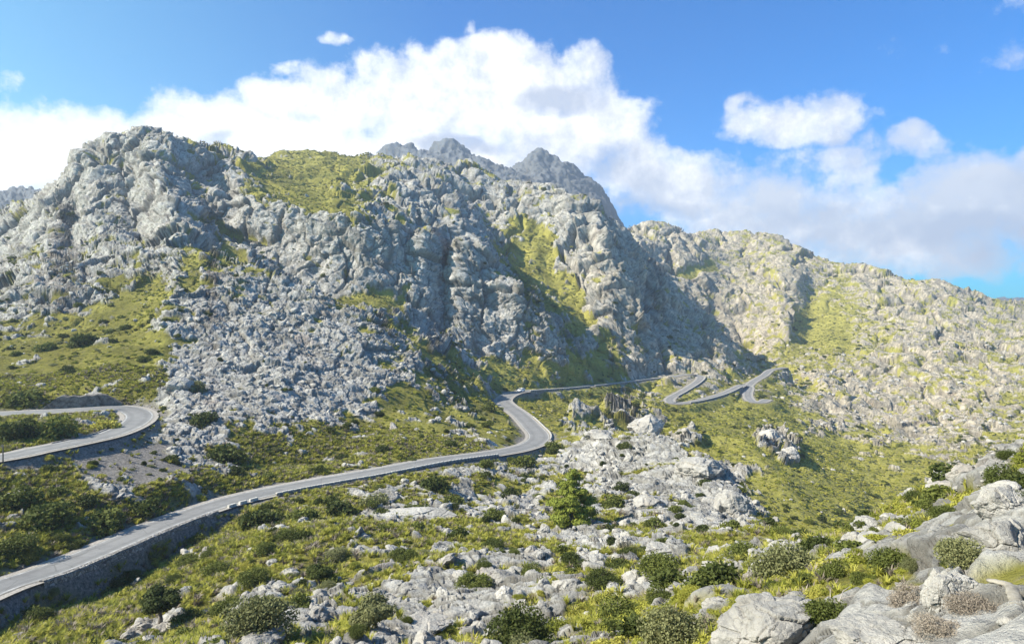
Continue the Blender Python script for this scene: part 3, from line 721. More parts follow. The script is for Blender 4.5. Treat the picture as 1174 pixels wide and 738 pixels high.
g = run(RM, 600, 640, 168, 230); g = g[g[:, 1] < 222]
wall(g, -.2, .3, .2, -1.4, 'parapet_wall', 'low pale kerb wall along the inside of the S bend in the middle', 'low wall')
g = run(RP, 75, 175, 90, 122)
wall(g, -.2, .4, .1, -1.6, 'retaining_wall', 'thin dark retaining wall edging the lower leg of the left hairpin', 'retaining wall', cope=False)
g = run(RP, 20, 142, 126, 136); t = np.linspace(0, 1, len(g))
wall(g, .6, 2.2, (.2 + 2.0 * sstep(t, 0, .2) * (1 - .9 * sstep(t, .8, 1)) + .12 * np.sin(t * 37) + .1 * np.sin(t * 91)), -.6, 'stone_revetment', 'dark rough stone face above the upper leg of the left hairpin', 'stone wall', mat_=M_CUT, cope=False)
g = run(RM, 600, 672, 285, 345)
wall(g, -.2, .5, .5, -4.2, 'retaining_wall', 'grey retaining wall under the road just right of the white car', 'retaining wall')
g = run(RM, 676, 768, 340, 415)
wall(g, -.2, .5, .5, -5.5, 'retaining_wall', 'long grey retaining wall under the distant road before the upper hairpin', 'retaining wall')
g = run(RM, 774, 803, 352, 416); g = g[g[:, 2] > -52.5] if len(g) > 60 else g
k0 = np.argmax(RM[:, 1]); kk = np.nonzero((RM[:, 1] < 418) & (RM[:, 1] > 360) & (CX + F * RM[:, 0] / RM[:, 1] > 770) & (CX + F * RM[:, 0] / RM[:, 1] < 806) & (RM[:, 2] > -51.6) & (np.arange(len(RM)) > np.argmax(RM[:, 0] / RM[:, 1] > 0.279)))[0]
kb = max(np.split(kk, np.nonzero(np.diff(kk) > 1)[0] + 1), key=len)
wall(RM[kb], .2, .5, .5, -3.5, 'retaining_wall', 'pale retaining wall below the upper distant hairpin', 'retaining wall')
g = run(RM, 786, 846, 344, 412); g = g[g[:, 2] < -51.5]
wall(g, -.2, .5, .5, -5.0, 'retaining_wall', 'grey retaining wall under the lowest visible stretch of the distant road', 'retaining wall')
# pale kerb stones where the parapet is broken up
g = run(RM, 246, 298, 80, 105)
for i in range(0, len(g) - 1, 2):
    mb = MB(); mb.box(0, 0, .18, 1.25, .42, .42, .12)
    o = add('kerb_stone', mb.mesh('kerb_stone', [M_KERB]), label='pale block among the kerb stones lining the road where the tall wall ends', category='kerb stone', group='pale kerb stones along the road edge')
    s_ = side(g)[i]; d = g[i+1] - g[i]
    o.location = (g[i][0] - s_[0] * (HWY(g[i][1]) + .4), g[i][1] - s_[1] * (HWY(g[i][1]) + .4), g[i][2] - .05); o.rotation_euler = (0, rng.normal(0, .03), math.atan2(d[1], d[0]) + rng.normal(0, .06))
# ------------------------------------------------------------------ the white car on the bend
M_PAINT = simple('white_car_paint', (.80, .80, .79), .25, .02, 2., .5); M_GLASS = simple('dark_car_glass', (.03, .035, .04), .08, .1, 2., .6)
M_RUB = simple('tyre_rubber', (.03, .03, .03), .85, .1, 9.); M_RIM = simple('grey_rim', (.4, .4, .41), .4, .1, 9., .5, .7)
M_LAMP = simple('lamp_glass', (.75, .73, .68), .15, .05, 9., .6); M_RED = simple('red_lamp', (.5, .03, .02), .2, .05, 9., .6)
def car(loc, rz):
    r = bpy.data.objects.new('parked_car', None); col.objects.link(r); r.location = loc; r.rotation_euler = (0, 0, rz)
    r['label'] = 'small white hatchback on the road at the inside of the distant bend'; r['category'] = 'car'
    prof = [(-2.05, .32), (-2.08, .62), (-2.0, .92), (-1.85, 1.02), (-1.55, 1.40), (-1.2, 1.50), (.15, 1.50), (.5, 1.44), (1.1, 1.02), (1.85, .88), (2.05, .72), (2.08, .40), (1.95, .28), (-1.95, .28)]
    mb = MB(); n = len(prof); V = []
    for y, ins in ((-.86, 0), (-.80, 0), (.80, 0), (.86, 0)):
        for (x, z) in prof:
            t = max(0, (z - .95)) * .32; yy = math.copysign(max(.1, abs(y) - t), y); V.append((x, yy, z))
    fs = [tuple(range(n))[::-1], tuple(3 * n + i for i in range(n))]
    for k in range(3):
        for i in range(n): fs.append((k * n + i, k * n + (i + 1) % n, (k + 1) * n + (i + 1) % n, (k + 1) * n + i))
    mb.add(V, fs); add('body', mb.mesh('body', [M_PAINT]), r)
    for sy in (-1, 1):
        mb = MB(); q = [(-1.6, 1.02), (-1.38, 1.38), (.3, 1.40), (.88, 1.04)]
        mb.add([(x, sy * (.875 - max(0, z - .95) * .32), z) for x, z in q] + [(x, sy * (.84 - max(0, z - .95) * .32), z) for x, z in q], [(0, 1, 2, 3), (7, 6, 5, 4), (0, 4, 5, 1), (1, 5, 6, 2), (2, 6, 7, 3), (3, 7, 4, 0)])
        w_ = add('side_window', mb.mesh('side_window', [M_GLASS]), r)
        for x in (-1.3, 1.3):
            mb = MB(); mb.tube([(0, -.11, 0), (0, .11, 0)], [.31, .31], 20); w = add('wheel', mb.mesh('tyre', [M_RUB]), r); w.location = (x, sy * .80, .31)
            mb = MB(); mb.tube([(0, -.125, 0), (0, .125, 0)], [.19, .19], 14); add('rim', mb.mesh('rim', [M_RIM]), w)
        mb = MB(); mb.box(2.03, sy * .62, .68, .12, .34, .16); add('headlight', mb.mesh('headlight', [M_LAMP]), r)
        mb = MB(); mb.box(-2.03, sy * .66, .82, .10, .22, .22); add('tail_light', mb.mesh('tail_light', [M_RED]), r)
        mb = MB(); mb.box(.75, sy * .96, 1.02, .16, .2, .14); add('wing_mirror', mb.mesh('wing_mirror', [M_PAINT]), r)
    mb = MB(); mb.add([(.56, -.62, 1.43), (.56, .62, 1.43), (1.12, .74, 1.045), (1.12, -.74, 1.045)], [(0, 3, 2, 1)]); mb.v = [(x + .02, y, z + .02) for x, y, z in mb.v]; add('windscreen', mb.mesh('windscreen', [M_GLASS]), r)
    mb = MB(); mb.add([(-1.62, -.62, 1.37), (-1.62, .62, 1.37), (-1.86, .74, 1.05), (-1.86, -.74, 1.05)], [(0, 1, 2, 3)]); mb.v = [(x - .03, y, z + .02) for x, y, z in mb.v]; add('rear_window', mb.mesh('rear_window', [M_GLASS]), r)
i = np.argmin((CX + F * RM[:, 0] / RM[:, 1] - 597) ** 2 + ((RM[:, 1] - 290) * .6) ** 2); d = RM[i+1] - RM[i]
car(RM[i] + np.array([0, 0, .02]), math.atan2(d[1], d[0]) + math.pi)
# thin post beside the lower hairpin leg
i = ground(3, 531); M_POST = simple('weathered_post', (.12, .11, .10), .9)
r = bpy.data.objects.new('roadside_post', None); col.objects.link(r); r.location = (TX[i], TY[i], TZ[i] - .3); r['label'] = 'thin dark post beside the lower leg of the left hairpin'; r['category'] = 'post'
mb = MB(); mb.tube([(0, 0, 0), (0, 0, 2.8)], [.09, .07], 8); add('pole', mb.mesh('pole', [M_POST]), r)
mb = MB(); mb.box(0, -.1, 2.6, .34, .05, .3); add('marker_plate', mb.mesh('marker_plate', [M_POST]), r)

# ------------------------------------------------------------------ plants
def leafmat(name, stops, trans=.25, scale=1.5):
    m, nt, b = new_mat(name)
    oi = nt.nodes.new('ShaderNodeObjectInfo')
    tcn = nt.nodes.new('ShaderNodeTexCoord')
    v = mth(nt, 'ADD', mth(nt, 'MULTIPLY', oi.outputs['Random'], .7), mth(nt, 'MULTIPLY', noise(nt, scale, 3, .6), .3))
    c = ramp(nt, v, stops); nt.links.new(c, b.inputs['Base Color']); b.inputs['Roughness'].default_value = .75; b.inputs['Specular IOR Level'].default_value = .2
    tr = nt.nodes.new('ShaderNodeBsdfTranslucent'); nt.links.new(c, tr.inputs[0]); mx = nt.nodes.new('ShaderNodeMixShader'); mx.inputs[0].default_value = trans
    nt.links.new(b.outputs[0], mx.inputs[1]); nt.links.new(tr.outputs[0], mx.inputs[2]); nt.links.new(mx.outputs[0], nt.nodes['Material Output'].inputs[0]); return m
M_DARK = leafmat('evergreen_leaves', [(.1, (.048, .064, .016)), (.45, (.088, .106, .024)), (.9, (.16, .18, .04))])
M_OLIVE = leafmat('grey_green_leaves', [(.1, (.145, .155, .065)), (.9, (.25, .25, .11))])
M_YEL = leafmat('yellow_green_leaves', [(.1, (.17, .19, .030)), (.45, (.33, .33, .050)), (.9, (.48, .44, .10))], .3)
M_PINE = leafmat('pine_needles', [(.1, (.13, .175, .028)), (.9, (.29, .32, .055))], .3, 3.)
M_DRY = leafmat('dry_twigs', [(.1, (.16, .13, .10)), (.9, (.34, .29, .23))], .1)
M_BARK = simple('grey_bark', (.17, .15, .13), .95, .35, 5., bmp=.6)
def leaves(centers, rads, n, size, seed, flat=.75, up=.0, long=1.6, hollow=.35):
    """Leaf cards spread through lobes; centers Nx3, rads Nx3."""
    r = np.random.default_rng(seed); C_, R_ = np.array(centers, float), np.array(rads, float)
    vol = R_.prod(1) ** (2 / 3.); k = r.choice(len(C_), n, p=vol / vol.sum())
    d = r.normal(size=(n, 3)); d /= np.linalg.norm(d, axis=1, keepdims=True); rr = (hollow + (1 - hollow) * r.random(n)) ** .6
    p = C_[k] + d * rr[:, None] * R_[k]
    p = p[p[:, 2] > -.05]; n = len(p); d = d[:n]
    nrm = d + r.normal(0, .55, (n, 3)); nrm[:, 2] += .35; nrm /= np.linalg.norm(nrm, axis=1, keepdims=True)
    a = np.cross(nrm, r.normal(size=(n, 3))); a /= np.linalg.norm(a, axis=1, keepdims=True); a[:, 2] += up; b = np.cross(nrm, a)
    s_ = size * (.6 + .8 * r.random(n))[:, None]
    V = np.stack([p - a * s_ * long / 2, p + b * s_ / 2, p + a * s_ * long / 2, p - b * s_ / 2], 1).reshape(-1, 3)
    return V, np.arange(4 * n).reshape(n, 4)
def lobes(n, seed, h=.8, spread=.55):
    r = np.random.default_rng(seed); c, q = [], []
    for i in range(n):
        a = r.random() * 6.28; d = spread * math.sqrt(r.random()); z = h * (.25 + .45 * r.random()) * (1.15 - d)
        s_ = .30 + .24 * r.random(); c.append((d * math.cos(a), d * math.sin(a), z)); q.append((s_, s_, s_ * h * .95))
    return c, q
def bushmesh(name, n, size, seed, mat_, h=.8, nl=9, up=0., long=1.6):
    c, q = lobes(nl, seed, h); V, Fc = leaves(c, q, n, size, seed, up=up, long=long); return mesh_from(name, V, Fc, [mat_])
def tuft(name, seed, mat_, n=46):
    r = np.random.default_rng(seed); V = []; 
    for i in range(n):
        a = r.random() * 6.28; l = .35 + .75 * r.random(); o = .16 * r.random(); w = .035 + .03 * r.random(); ox, oy = o * math.cos(a), o * math.sin(a)
        tx, ty = -math.sin(a) * w, math.cos(a) * w; lean = .3 + .6 * r.random()
        V += [(ox - tx, oy - ty, 0), (ox + tx, oy + ty, 0), (ox + tx * .8 + math.cos(a) * l * lean * .45, oy + ty * .8 + math.sin(a) * l * lean * .45, l * .6), (ox - tx * .8 + math.cos(a) * l * lean * .45, oy - ty * .8 + math.sin(a) * l * lean * .45, l * .6)]
        V += [V[-1], V[-2], (ox + math.cos(a) * l * lean + tx * .2, oy + math.sin(a) * l * lean + ty * .2, l * (1 - lean * .35)), (ox + math.cos(a) * l * lean, oy + math.sin(a) * l * lean, l * (1 - lean * .35))]
    return mesh_from(name, np.array(V), np.arange(len(V)).reshape(-1, 4), [mat_])
BUSH = {'dark': [bushmesh('dark_bush', 1500, .10, 10 + i, M_DARK, .85) for i in range(4)], 'olive': [bushmesh('grey_bush', 1600, .085, 20 + i, M_OLIVE, .8) for i in range(3)], 'yellow': [bushmesh('yellow_bush', 1300, .09, 30 + i, M_YEL, .6) for i in range(4)], 'dry': [bushmesh('dry_bush', 1500, .045, 40 + i, M_DRY, .6, long=4.) for i in range(2)]}
LOWD = [bushmesh('scrub', 320, .18, 50 + i, M_DARK, .8, 6) for i in range(4)]
LOWY = [bushmesh('cushion', 200, .22, 60 + i, M_YEL, .5, 6) for i in range(4)]
LOWO = [bushmesh('cushion', 200, .2, 70 + i, M_OLIVE, .6, 6) for i in range(2)]
MIDD = [bushmesh('scrub', 1500, .085, 80 + i, M_DARK, .8, 8) for i in range(3)]
MIDY = [bushmesh('cushion', 1500, .075, 90 + i, M_YEL, .5, 8) for i in range(3)]
MIDO = [bushmesh('cushion', 1500, .07, 95 + i, M_OLIVE, .6, 8) for i in range(2)]
FINE = {'dark': [bushmesh('dark_bush', 8000, .045, 110 + i, M_DARK, .85, 14) for i in range(3)], 'olive': [bushmesh('grey_bush', 8000, .04, 120 + i, M_OLIVE, .8, 14) for i in range(3)], 'yellow': [bushmesh('yellow_bush', 7000, .04, 130 + i, M_YEL, .6, 12) for i in range(3)], 'dry': [bushmesh('dry_bush', 7000, .018, 140 + i, M_DRY, .6, 12, long=5.) for i in range(2)]}
TUFT = [tuft('tussock', 100 + i, M_YEL) for i in range(3)] + [tuft('tussock', 110, M_DRY)]

# rocks
def ico(n):
    import bmesh
    bm = bmesh.new(); bmesh.ops.create_icosphere(bm, subdivisions=n, radius=1); v = np.array([q.co[:] for q in bm.verts]); f = np.array([[q.index for q in t.verts] for t in bm.faces]); bm.free(); return v, f
M_ROCK, nt_, b_ = new_mat('pale_limestone')
nt_.links.new(mixc(nt_, 1., rock_color(nt_), (.84, .83, .82), 'MULTIPLY'), b_.inputs['Base Color']); b_.inputs['Roughness'].default_value = .95; b_.inputs['Specular IOR Level'].default_value = .1
bump(nt_, b_, mth(nt_, 'ADD', noise(nt_, 1.6, 8, .7), mth(nt_, 'MULTIPLY', noise(nt_, 9., 6, .7), .35)), .35, .8)
ICO = {3: ico(4), 4: ico(5), 5: ico(6), 6: ico(7)}
def rockmesh(seed, sub=4, sx=1., sy=1., sz=.6, rough=1., cut=7):
    v, f = ICO[sub]; r = np.random.default_rng(seed); p = v.copy()
    for i in range(cut):                                   # planes shear the lump into facets
        n = r.normal(size=3); n[2] *= .7; n /= np.linalg.norm(n); d = .55 + .3 * r.random(); t = p @ n; p -= np.outer(np.maximum(t - d, 0) * .93, n)
    o = r.random(3) * 50; q = (p * 1.0 + o).astype(np.float32); x, y, z = q.T
    w = fbm(x, y, z, .9, seed, 5, .55); f1, gp, c, tl = worley(x + .2 * w, y, z, .62, seed + 3)
    f1, gp2, c2_, tl2 = worley(x, y + .1 * w, z, .26, seed + 4)
    d = rough * (.17 * w + .16 * (c - .5) + .16 * tl - .07 * (1 - sstep(gp, 0, .07)) + .055 * (c2_ - .5) + .05 * tl2 - .02 * (1 - sstep(gp2, 0, .1)) + .03 * ridged(x, y, z * .3, .3, seed + 9, 2))
    p = p + v * d[:, None]; p *= (sx, sy, sz); return mesh_from('boulder', p, f, [M_ROCK], True)
ROCKS = [rockmesh(200 + i, 4, 1, .8 + .2 * (i % 3), .5 + .12 * (i % 4)) for i in range(7)]
LOWR = [rockmesh(220 + i, 3, 1, .8, .6 + .1 * i, 1.3) for i in range(5)]
log('protos')

def scatter_src(name, meshes):
    c = bpy.data.collections.new(name)
    for m in meshes:
        o = bpy.data.objects.new(m.name, m); c.objects.link(o)
    return c
def gn_scatter(name, pts, scl, rot, idx, coll, **props):
    me = bpy.data.meshes.new(name); n = len(pts); me.vertices.add(n); me.vertices.foreach_set('co', pts.astype(np.float32).ravel())
    a = me.attributes.new('scl', 'FLOAT_VECTOR', 'POINT'); a.data.foreach_set('vector', scl.astype(np.float32).ravel())
    a = me.attributes.new('rot', 'FLOAT_VECTOR', 'POINT'); a.data.foreach_set('vector', rot.astype(np.float32).ravel())
    a = me.attributes.new('pick', 'INT', 'POINT'); a.data.foreach_set('value', idx.astype(np.int32))
    o = add(name, me, **props)
    ng = bpy.data.node_groups.new(name, 'GeometryNodeTree'); ng.interface.new_socket('Geometry', in_out='INPUT', socket_type='NodeSocketGeometry'); ng.interface.new_socket('Geometry', in_out='OUTPUT', socket_type='NodeSocketGeometry')
    gi_, go = ng.nodes.new('NodeGroupInput'), ng.nodes.new('NodeGroupOutput'); ip = ng.nodes.new('GeometryNodeInstanceOnPoints'); ci = ng.nodes.new('GeometryNodeCollectionInfo')
    ci.inputs['Collection'].default_value = coll; ci.inputs['Separate Children'].default_value = True; ci.inputs['Reset Children'].default_value = True
    def na(nm, t):
        q = ng.nodes.new('GeometryNodeInputNamedAttribute'); q.data_type = t; q.inputs['Name'].default_value = nm; return [s for s in q.outputs if s.enabled][0]
    l = ng.links.new; l(gi_.outputs[0], ip.inputs['Points']); l(ci.outputs[0], ip.inputs['Instance']); ip.inputs['Pick Instance'].default_value = True
    l(na('pick', 'INT'), ip.inputs['Instance Index']); l(na('rot', 'FLOAT_VECTOR'), ip.inputs['Rotation']); l(na('scl', 'FLOAT_VECTOR'), ip.inputs['Scale']); l(ip.outputs[0], go.inputs[0])
    md = o.modifiers.new('scatter', 'NODES'); md.node_group = ng; return o
# area of ground each vertex stands for
Pg = Pf.reshape(NC, NR, 3); ar = np.zeros((NC, NR)); ar[:-1, :-1] = np.linalg.norm(np.cross(Pg[1:, :-1] - Pg[:-1, :-1], Pg[:-1, 1:] - Pg[:-1, :-1]), axis=2); ar = ar.ravel()
ok0 = (TY < 1180) & (Dr > 1.0) & (TPX > -120) & (TPX < 1300)
slopeok = sstep(TN[:, 2], .15, .5)
cl1 = perlin(X, Y, Z, 9., 501); cl2 = perlin(X, Y, Z, 24., 502)
def choose(dens, n):
    w = dens * ar; w = np.where(np.isfinite(w), w, 0); s_ = w.sum(); return rng.choice(len(w), n, p=w / s_, replace=True)
def jit(k, a=.4):
    p = Pf[k].astype(float); return p
green = 1 - rock
D2 = np.clip(Df * 1.25, 0, 1)
dark_d = (D2 ** 1.3) * (1 + .35 * (TY < 140) * sstep(TPX, 230, 420)) * (.32 + .68 * green) * (1 + 1.6 * sstep(TY, 200, 350)) + .05 * sstep(TY, 200, 300) * sstep(cl1, -.1, .5) * ok0 * slopeok * sstep(cl1 * .8 + cl2 * .7 + D2 * 1.15, .28, .85) * ok0 * (1 - .85 * emb)
GMy = np.clip(Gf, 0, 1)
yel_d = green * slopeok * (.15 + GMy) * (.3 + .7 * sstep(cl2, -.5, .3)) * ok0 * (1 - .9 * emb)
farness = np.clip(TY / 90., 1, 20)
FRAME = seen & (TPX > 2) & (TPX < W - 2) & (TPY < H + 20)
kinds = []
def pool(dens, n, kind, smin, smax, sink, nearonly=None, lodpow=1.3, nearlim=0.):
    k = choose(dens / farness ** lodpow, n)
    s_ = (smin + (smax - smin) * rng.random(n) ** 2.2)
    s_ *= (1 + .35 * np.clip((TY[k] - 100) / 300, 0, 2))
    s_ *= np.clip(TY[k] / 30, .22, 1)
    return k, s_, np.full(n, kind), sink
B1 = pool(dark_d, 26000, 0, .5, 1.9, .12)
B2 = pool(yel_d * (.3 + .7 * sstep(yel, .3, .7)) * (1 + .8 * (TY < 130) + 1.6 * sstep(TY, 160, 260)), 62000, 1, .35, 1.0, .1)
B3 = pool((yel_d * .5 + dark_d) * (1 - sstep(yel, .4, .8)) * sstep(-cl1, -.2, .3), 7000, 2, .4, 1.2, .1)
ks = np.concatenate([B1[0], B2[0], B3[0]]); ss = np.concatenate([B1[1], B2[1], B3[1]]); kd = np.concatenate([B1[2], B2[2], B3[2]])
clear = Dr[ks] > ss * .9 + .2; ks, ss, kd = ks[clear], ss[clear], kd[clear]
# hand placed plants first: x, y of the foot, width in photo pixels, kind, label
HERO = [(903, 660, 92, 'olive', 'large rounded grey-green shrub left of the right-hand slope, above the biggest pale boulder'), (300, 722, 96, 'olive', 'wide grey-green shrub at the bottom edge, left of the pale rock slabs'), (215, 716, 42, 'dark', 'dark round bush right of the small dark olive tree at the bottom left'),
 (140, 672, 40, 'dark', 'dark round bush standing against the tall retaining wall'), (385, 640, 34, 'olive', 'small grey-green bush alone in yellow turf in the lower middle'), (545, 674, 44, 'dark', 'bright green bush beside the brightest yellow turf patch'),
 (298, 604, 52, 'dark', 'dense dark bush just below the middle road, left end of the bush row'), (347, 598, 44, 'dark', 'tall dark bush just below the middle road, second in the bush row'), (388, 592, 44, 'dark', 'dark bush just below the middle road, third in the bush row'), (432, 580, 40, 'olive', 'grey-green bush at the right end of the row below the middle road'),
 (258, 528, 50, 'dark', 'big dark bush between the pale crag and the middle road'), (232, 486, 36, 'dark', 'dark bush in the cleft of the pale crag right of the hairpin'), (222, 448, 30, 'olive', 'grey-green bush on the pale crag above the hairpin tip'), (96, 394, 36, 'dark', 'dark oval bush high on the green left slope'), (54, 402, 28, 'dark', 'small dark bush left of the oval one on the green left slope'),
 (30, 462, 42, 'dark', 'dark bush just above the upper leg of the left hairpin'), (60, 500, 56, 'dark', 'dark bush between the two legs of the left hairpin'), (16, 500, 50, 'dark', 'dark bush at the left edge between the hairpin legs'), (118, 492, 38, 'yellow', 'yellow-green bush inside the tip of the left hairpin'),
 (50, 600, 60, 'dark', 'broad dark bush left of the middle of the lowest road'), (118, 604, 54, 'dark', 'broad dark bush uphill of the lowest road'), (22, 578, 50, 'dark', 'dark bush at the left edge below the hairpin'), (168, 588, 44, 'dark', 'dark bush uphill of the lowest road next to the scree'), (20, 636, 54, 'dark', 'dark bush at the left edge uphill of the lowest road'),
 (708, 656, 40, 'dark', 'dark green bush among slabs right of the pine'), (775, 738, 92, 'olive', 'wide grey-green shrub at the bottom edge left of the biggest pale boulder'), (640, 728, 56, 'yellow', 'yellow-green shrub at the bottom edge in the middle'), (1022, 652, 60, 'dark', 'green shrub in the middle of the right-hand slope'), (1106, 645, 70, 'olive', 'dusky grey-green shrub beside the smooth grey rock on the right'),
 (1158, 560, 62, 'dark', 'dark bush at the right edge on top of the near slope'), (1082, 592, 34, 'dark', 'small dark bush near the crest of the right-hand slope'), (950, 716, 66, 'dark', 'green bush just right of the biggest pale boulder'), (1052, 690, 70, 'dry', 'brown dry bush behind the pale rocks at the lower right'), (1075, 722, 64, 'dry', 'brown dry bush in front of the curved pale stone edge at the bottom right'), (1118, 700, 74, 'dry', 'grey-brown dry bush in the middle of the bank at the bottom right'), (868, 650, 40, 'yellow', 'low yellow-green bush at the left foot of the large grey-green shrub'),
 (478, 590, 34, 'dark', 'dark bush above the long pale slab below the road'), (705, 580, 30, 'dark', 'dark bush right of the pine in a hollow of the rocks'), (850, 640, 44, 'dark', 'dark bush under the overhanging rock edge at the ravine'), (635, 515, 22, 'dark', 'small dark bush at the outside of the S bend'), (600, 535, 34, 'dark', 'dark bush just below the S bend'), (500, 560, 38, 'dark', 'dark bush below the middle road halfway to the S bend'), (560, 470, 20, 'dark', 'small dark bush left of the S bend')]
heropts = []
def place(me, name, k, s_, rz, lab, cat, group=None, sz=1., sink=.1, tilt=0.):
    o = add(name, me, label=lab, category=cat)
    if group: o['group'] = group
    o.location = (TX[k], TY[k], TZ[k] - sink * s_); o.scale = (s_, s_, s_ * sz); o.rotation_euler = (rng.normal(0, tilt), rng.normal(0, tilt), rz); return o
for (x, y, w, kn, lab) in HERO:
    k = ground(x, min(y, 734)); s_ = w / 2 / F * TY[k] * 1.12
    place(random.choice((FINE if TY[k] < 75 else BUSH)[kn]), 'bush', k, s_, random.random() * 6.28, lab, 'bush', 'bushes scattered over the slopes'); heropts.append((TX[k], TY[k], s_))
# the rest by apparent size
app = ss / TY[ks] * F; vv = FRAME[ks]
order = np.argsort(-app * vv); NI = 300 - len(HERO); ind = order[:NI * 3]
# thin out crowding so single bushes stay readable
keep = []; pp = []
for i in order[:6000]:
    x, y = TPX[ks[i]], TPY[ks[i]]
    if all((x - a) ** 2 + (y - b) ** 2 > (c + app[i]) ** 2 * .35 for a, b, c in pp): keep.append(i); pp.append((x, y, app[i]))
    if len(keep) >= NI: break
KN = ['dark', 'yellow', 'olive']; WD = ['dark green', 'yellow-green', 'grey-green']
def zone(x, y, Yv):
    if x > 900 and Yv < 75: return 'on the near right-hand slope'
    if x < 230 and y < 545: return 'on the left slope around the hairpin'
    yr = np.interp(x, [0, 60, 200, 350, 500, 625], [675, 652, 595, 555, 528, 500])
    if x < 625 and y < yr: return 'uphill of the middle road' if x > 230 else 'uphill of the lowest road'
    if y > 690: return 'near the bottom edge, ' + ('left part' if x < 400 else 'middle' if x < 760 else 'right part')
    if x < 300: return 'below the lowest road and its wall'
    if x < 560: return 'on the turf between the middle road and the pale slabs'
    if x < 700: return 'around the lone pine'
    return 'among the slabs right of the pine'
for i in keep:
    k = ks[i]; d = kd[i]; size = 'large' if app[i] > 16 else 'middling' if app[i] > 9 else 'small'
    z_ = zone(TPX[k], TPY[k], TY[k])
    place(random.choice((FINE if TY[k] < 75 else BUSH)[KN[d]]), 'bush', k, ss[i], random.random() * 6.28, '%s %s bush %s' % (size, WD[d], z_), 'bush', '%s bushes %s' % (WD[d], z_))
rest = np.ones(len(ks), bool); rest[keep] = False
def emit(sel, meshes, name, lab, sink=.1, flat=None):
    k = ks[sel]; s_ = ss[sel]; n = len(k)
    p = Pf[k].astype(float); p[:, 2] -= sink * s_
    scl = np.column_stack([s_ * rng.uniform(.8, 1.25, n), s_ * rng.uniform(.8, 1.25, n), s_ * rng.uniform(.75, 1.2, n)])
    rot = np.column_stack([rng.normal(0, .12, n), rng.normal(0, .12, n), rng.random(n) * 6.28])
    gn_scatter(name, p, scl, rot, rng.integers(0, len(meshes), n), scatter_src(name + '_source', meshes), kind='stuff', label=lab)
nearb = TY[ks] < 170
emit(rest & (kd == 0) & nearb, MIDD, 'dark_scrub', 'dark green scrub filling the hollows of the near slopes')
emit(rest & (kd == 1) & nearb, MIDY, 'yellow_scrub', 'yellow-green cushion scrub covering the near slopes')
emit(rest & (kd == 2) & nearb, MIDO, 'grey_scrub', 'grey-green low scrub between the rocks')
emit(rest & (kd == 0) & ~nearb, LOWD, 'mountain_scrub', 'dark scrub dotting the mountainsides')
emit(rest & (kd > 0) & ~nearb, LOWY + LOWO, 'mountain_cushions', 'yellow-green cushion plants dotting the mountainsides')
# tussock grass close by
kt = choose(yel_d * (TY < 150) / farness ** 1.2, 42000); st_ = (.25 + .45 * rng.random(len(kt))) * np.clip(TY[kt] / 38, .2, 1) * 1.15
p = Pf[kt].astype(float); p[:, 2] -= .05; p[:, :2] += rng.normal(0, .06, (len(kt), 2)); n = len(kt)
gn_scatter('grass', p, np.repeat(st_[:, None], 3, 1), np.column_stack([rng.normal(0, .1, n), rng.normal(0, .1, n), rng.random(n) * 6.28]), rng.integers(0, len(TUFT), n), scatter_src('grass_source', TUFT), kind='stuff', label='yellow-green tussock grass between the rocks')
# loose stones
kr = choose(ok0 * (.10 + rock) * (Dr > 1.6) / farness ** 1.25 * (TY < 700) * (1 - .92 * sstep(TY, 190, 300) * (TPX < 800)), 14000); sr = (.12 + .75 * rng.random(len(kr)) ** 3) * (1 + np.clip((TY[kr] - 120) / 260, 0, 1.4)) * np.clip(TY[kr] / 40, .25, 1)
kr = kr[Dr[kr] > sr + .5] if False else kr; okr = Dr[kr] > sr * 1.2 + .4; kr, sr = kr[okr], sr[okr]
appr = sr / TY[kr] * F * FRAME[kr]; orr = np.argsort(-appr); keepr = []; pp = []
for i in orr[:3000]:
    x, y = TPX[kr[i]], TPY[kr[i]]
    if TY[kr[i]] < 200 and all((x - a) ** 2 + (y - b) ** 2 > (c + appr[i]) ** 2 * .8 for a, b, c in pp): keepr.append(i); pp.append((x, y, appr[i]))
    if len(keepr) >= 130: break
for i in keepr:
    k = kr[i]; z_ = zone(TPX[k], TPY[k], TY[k]); size = 'large' if appr[i] > 12 else 'middling' if appr[i] > 7 else 'small'
    place(random.choice(ROCKS), 'rock', k, sr[i], random.random() * 6.28, '%s loose grey limestone rock %s' % (size, z_), 'rock', 'loose rocks %s' % z_, sink=.05, tilt=.25)
m_ = np.ones(len(kr), bool); m_[keepr] = False; kr, sr = kr[m_], sr[m_]; n = len(kr); p = Pf[kr].astype(float); p[:, 2] -= .1 * sr
gn_scatter('rubble', p, np.column_stack([sr * rng.uniform(.7, 1.4, n), sr * rng.uniform(.7, 1.4, n), sr * rng.uniform(.4, 1.0, n)]), np.column_stack([rng.normal(0, .4, n), rng.normal(0, .4, n), rng.random(n) * 6.28]), rng.integers(0, 5, n), scatter_src('rubble_source', LOWR), kind='stuff', label='broken limestone rubble strewn over the slopes')
log('scattered')

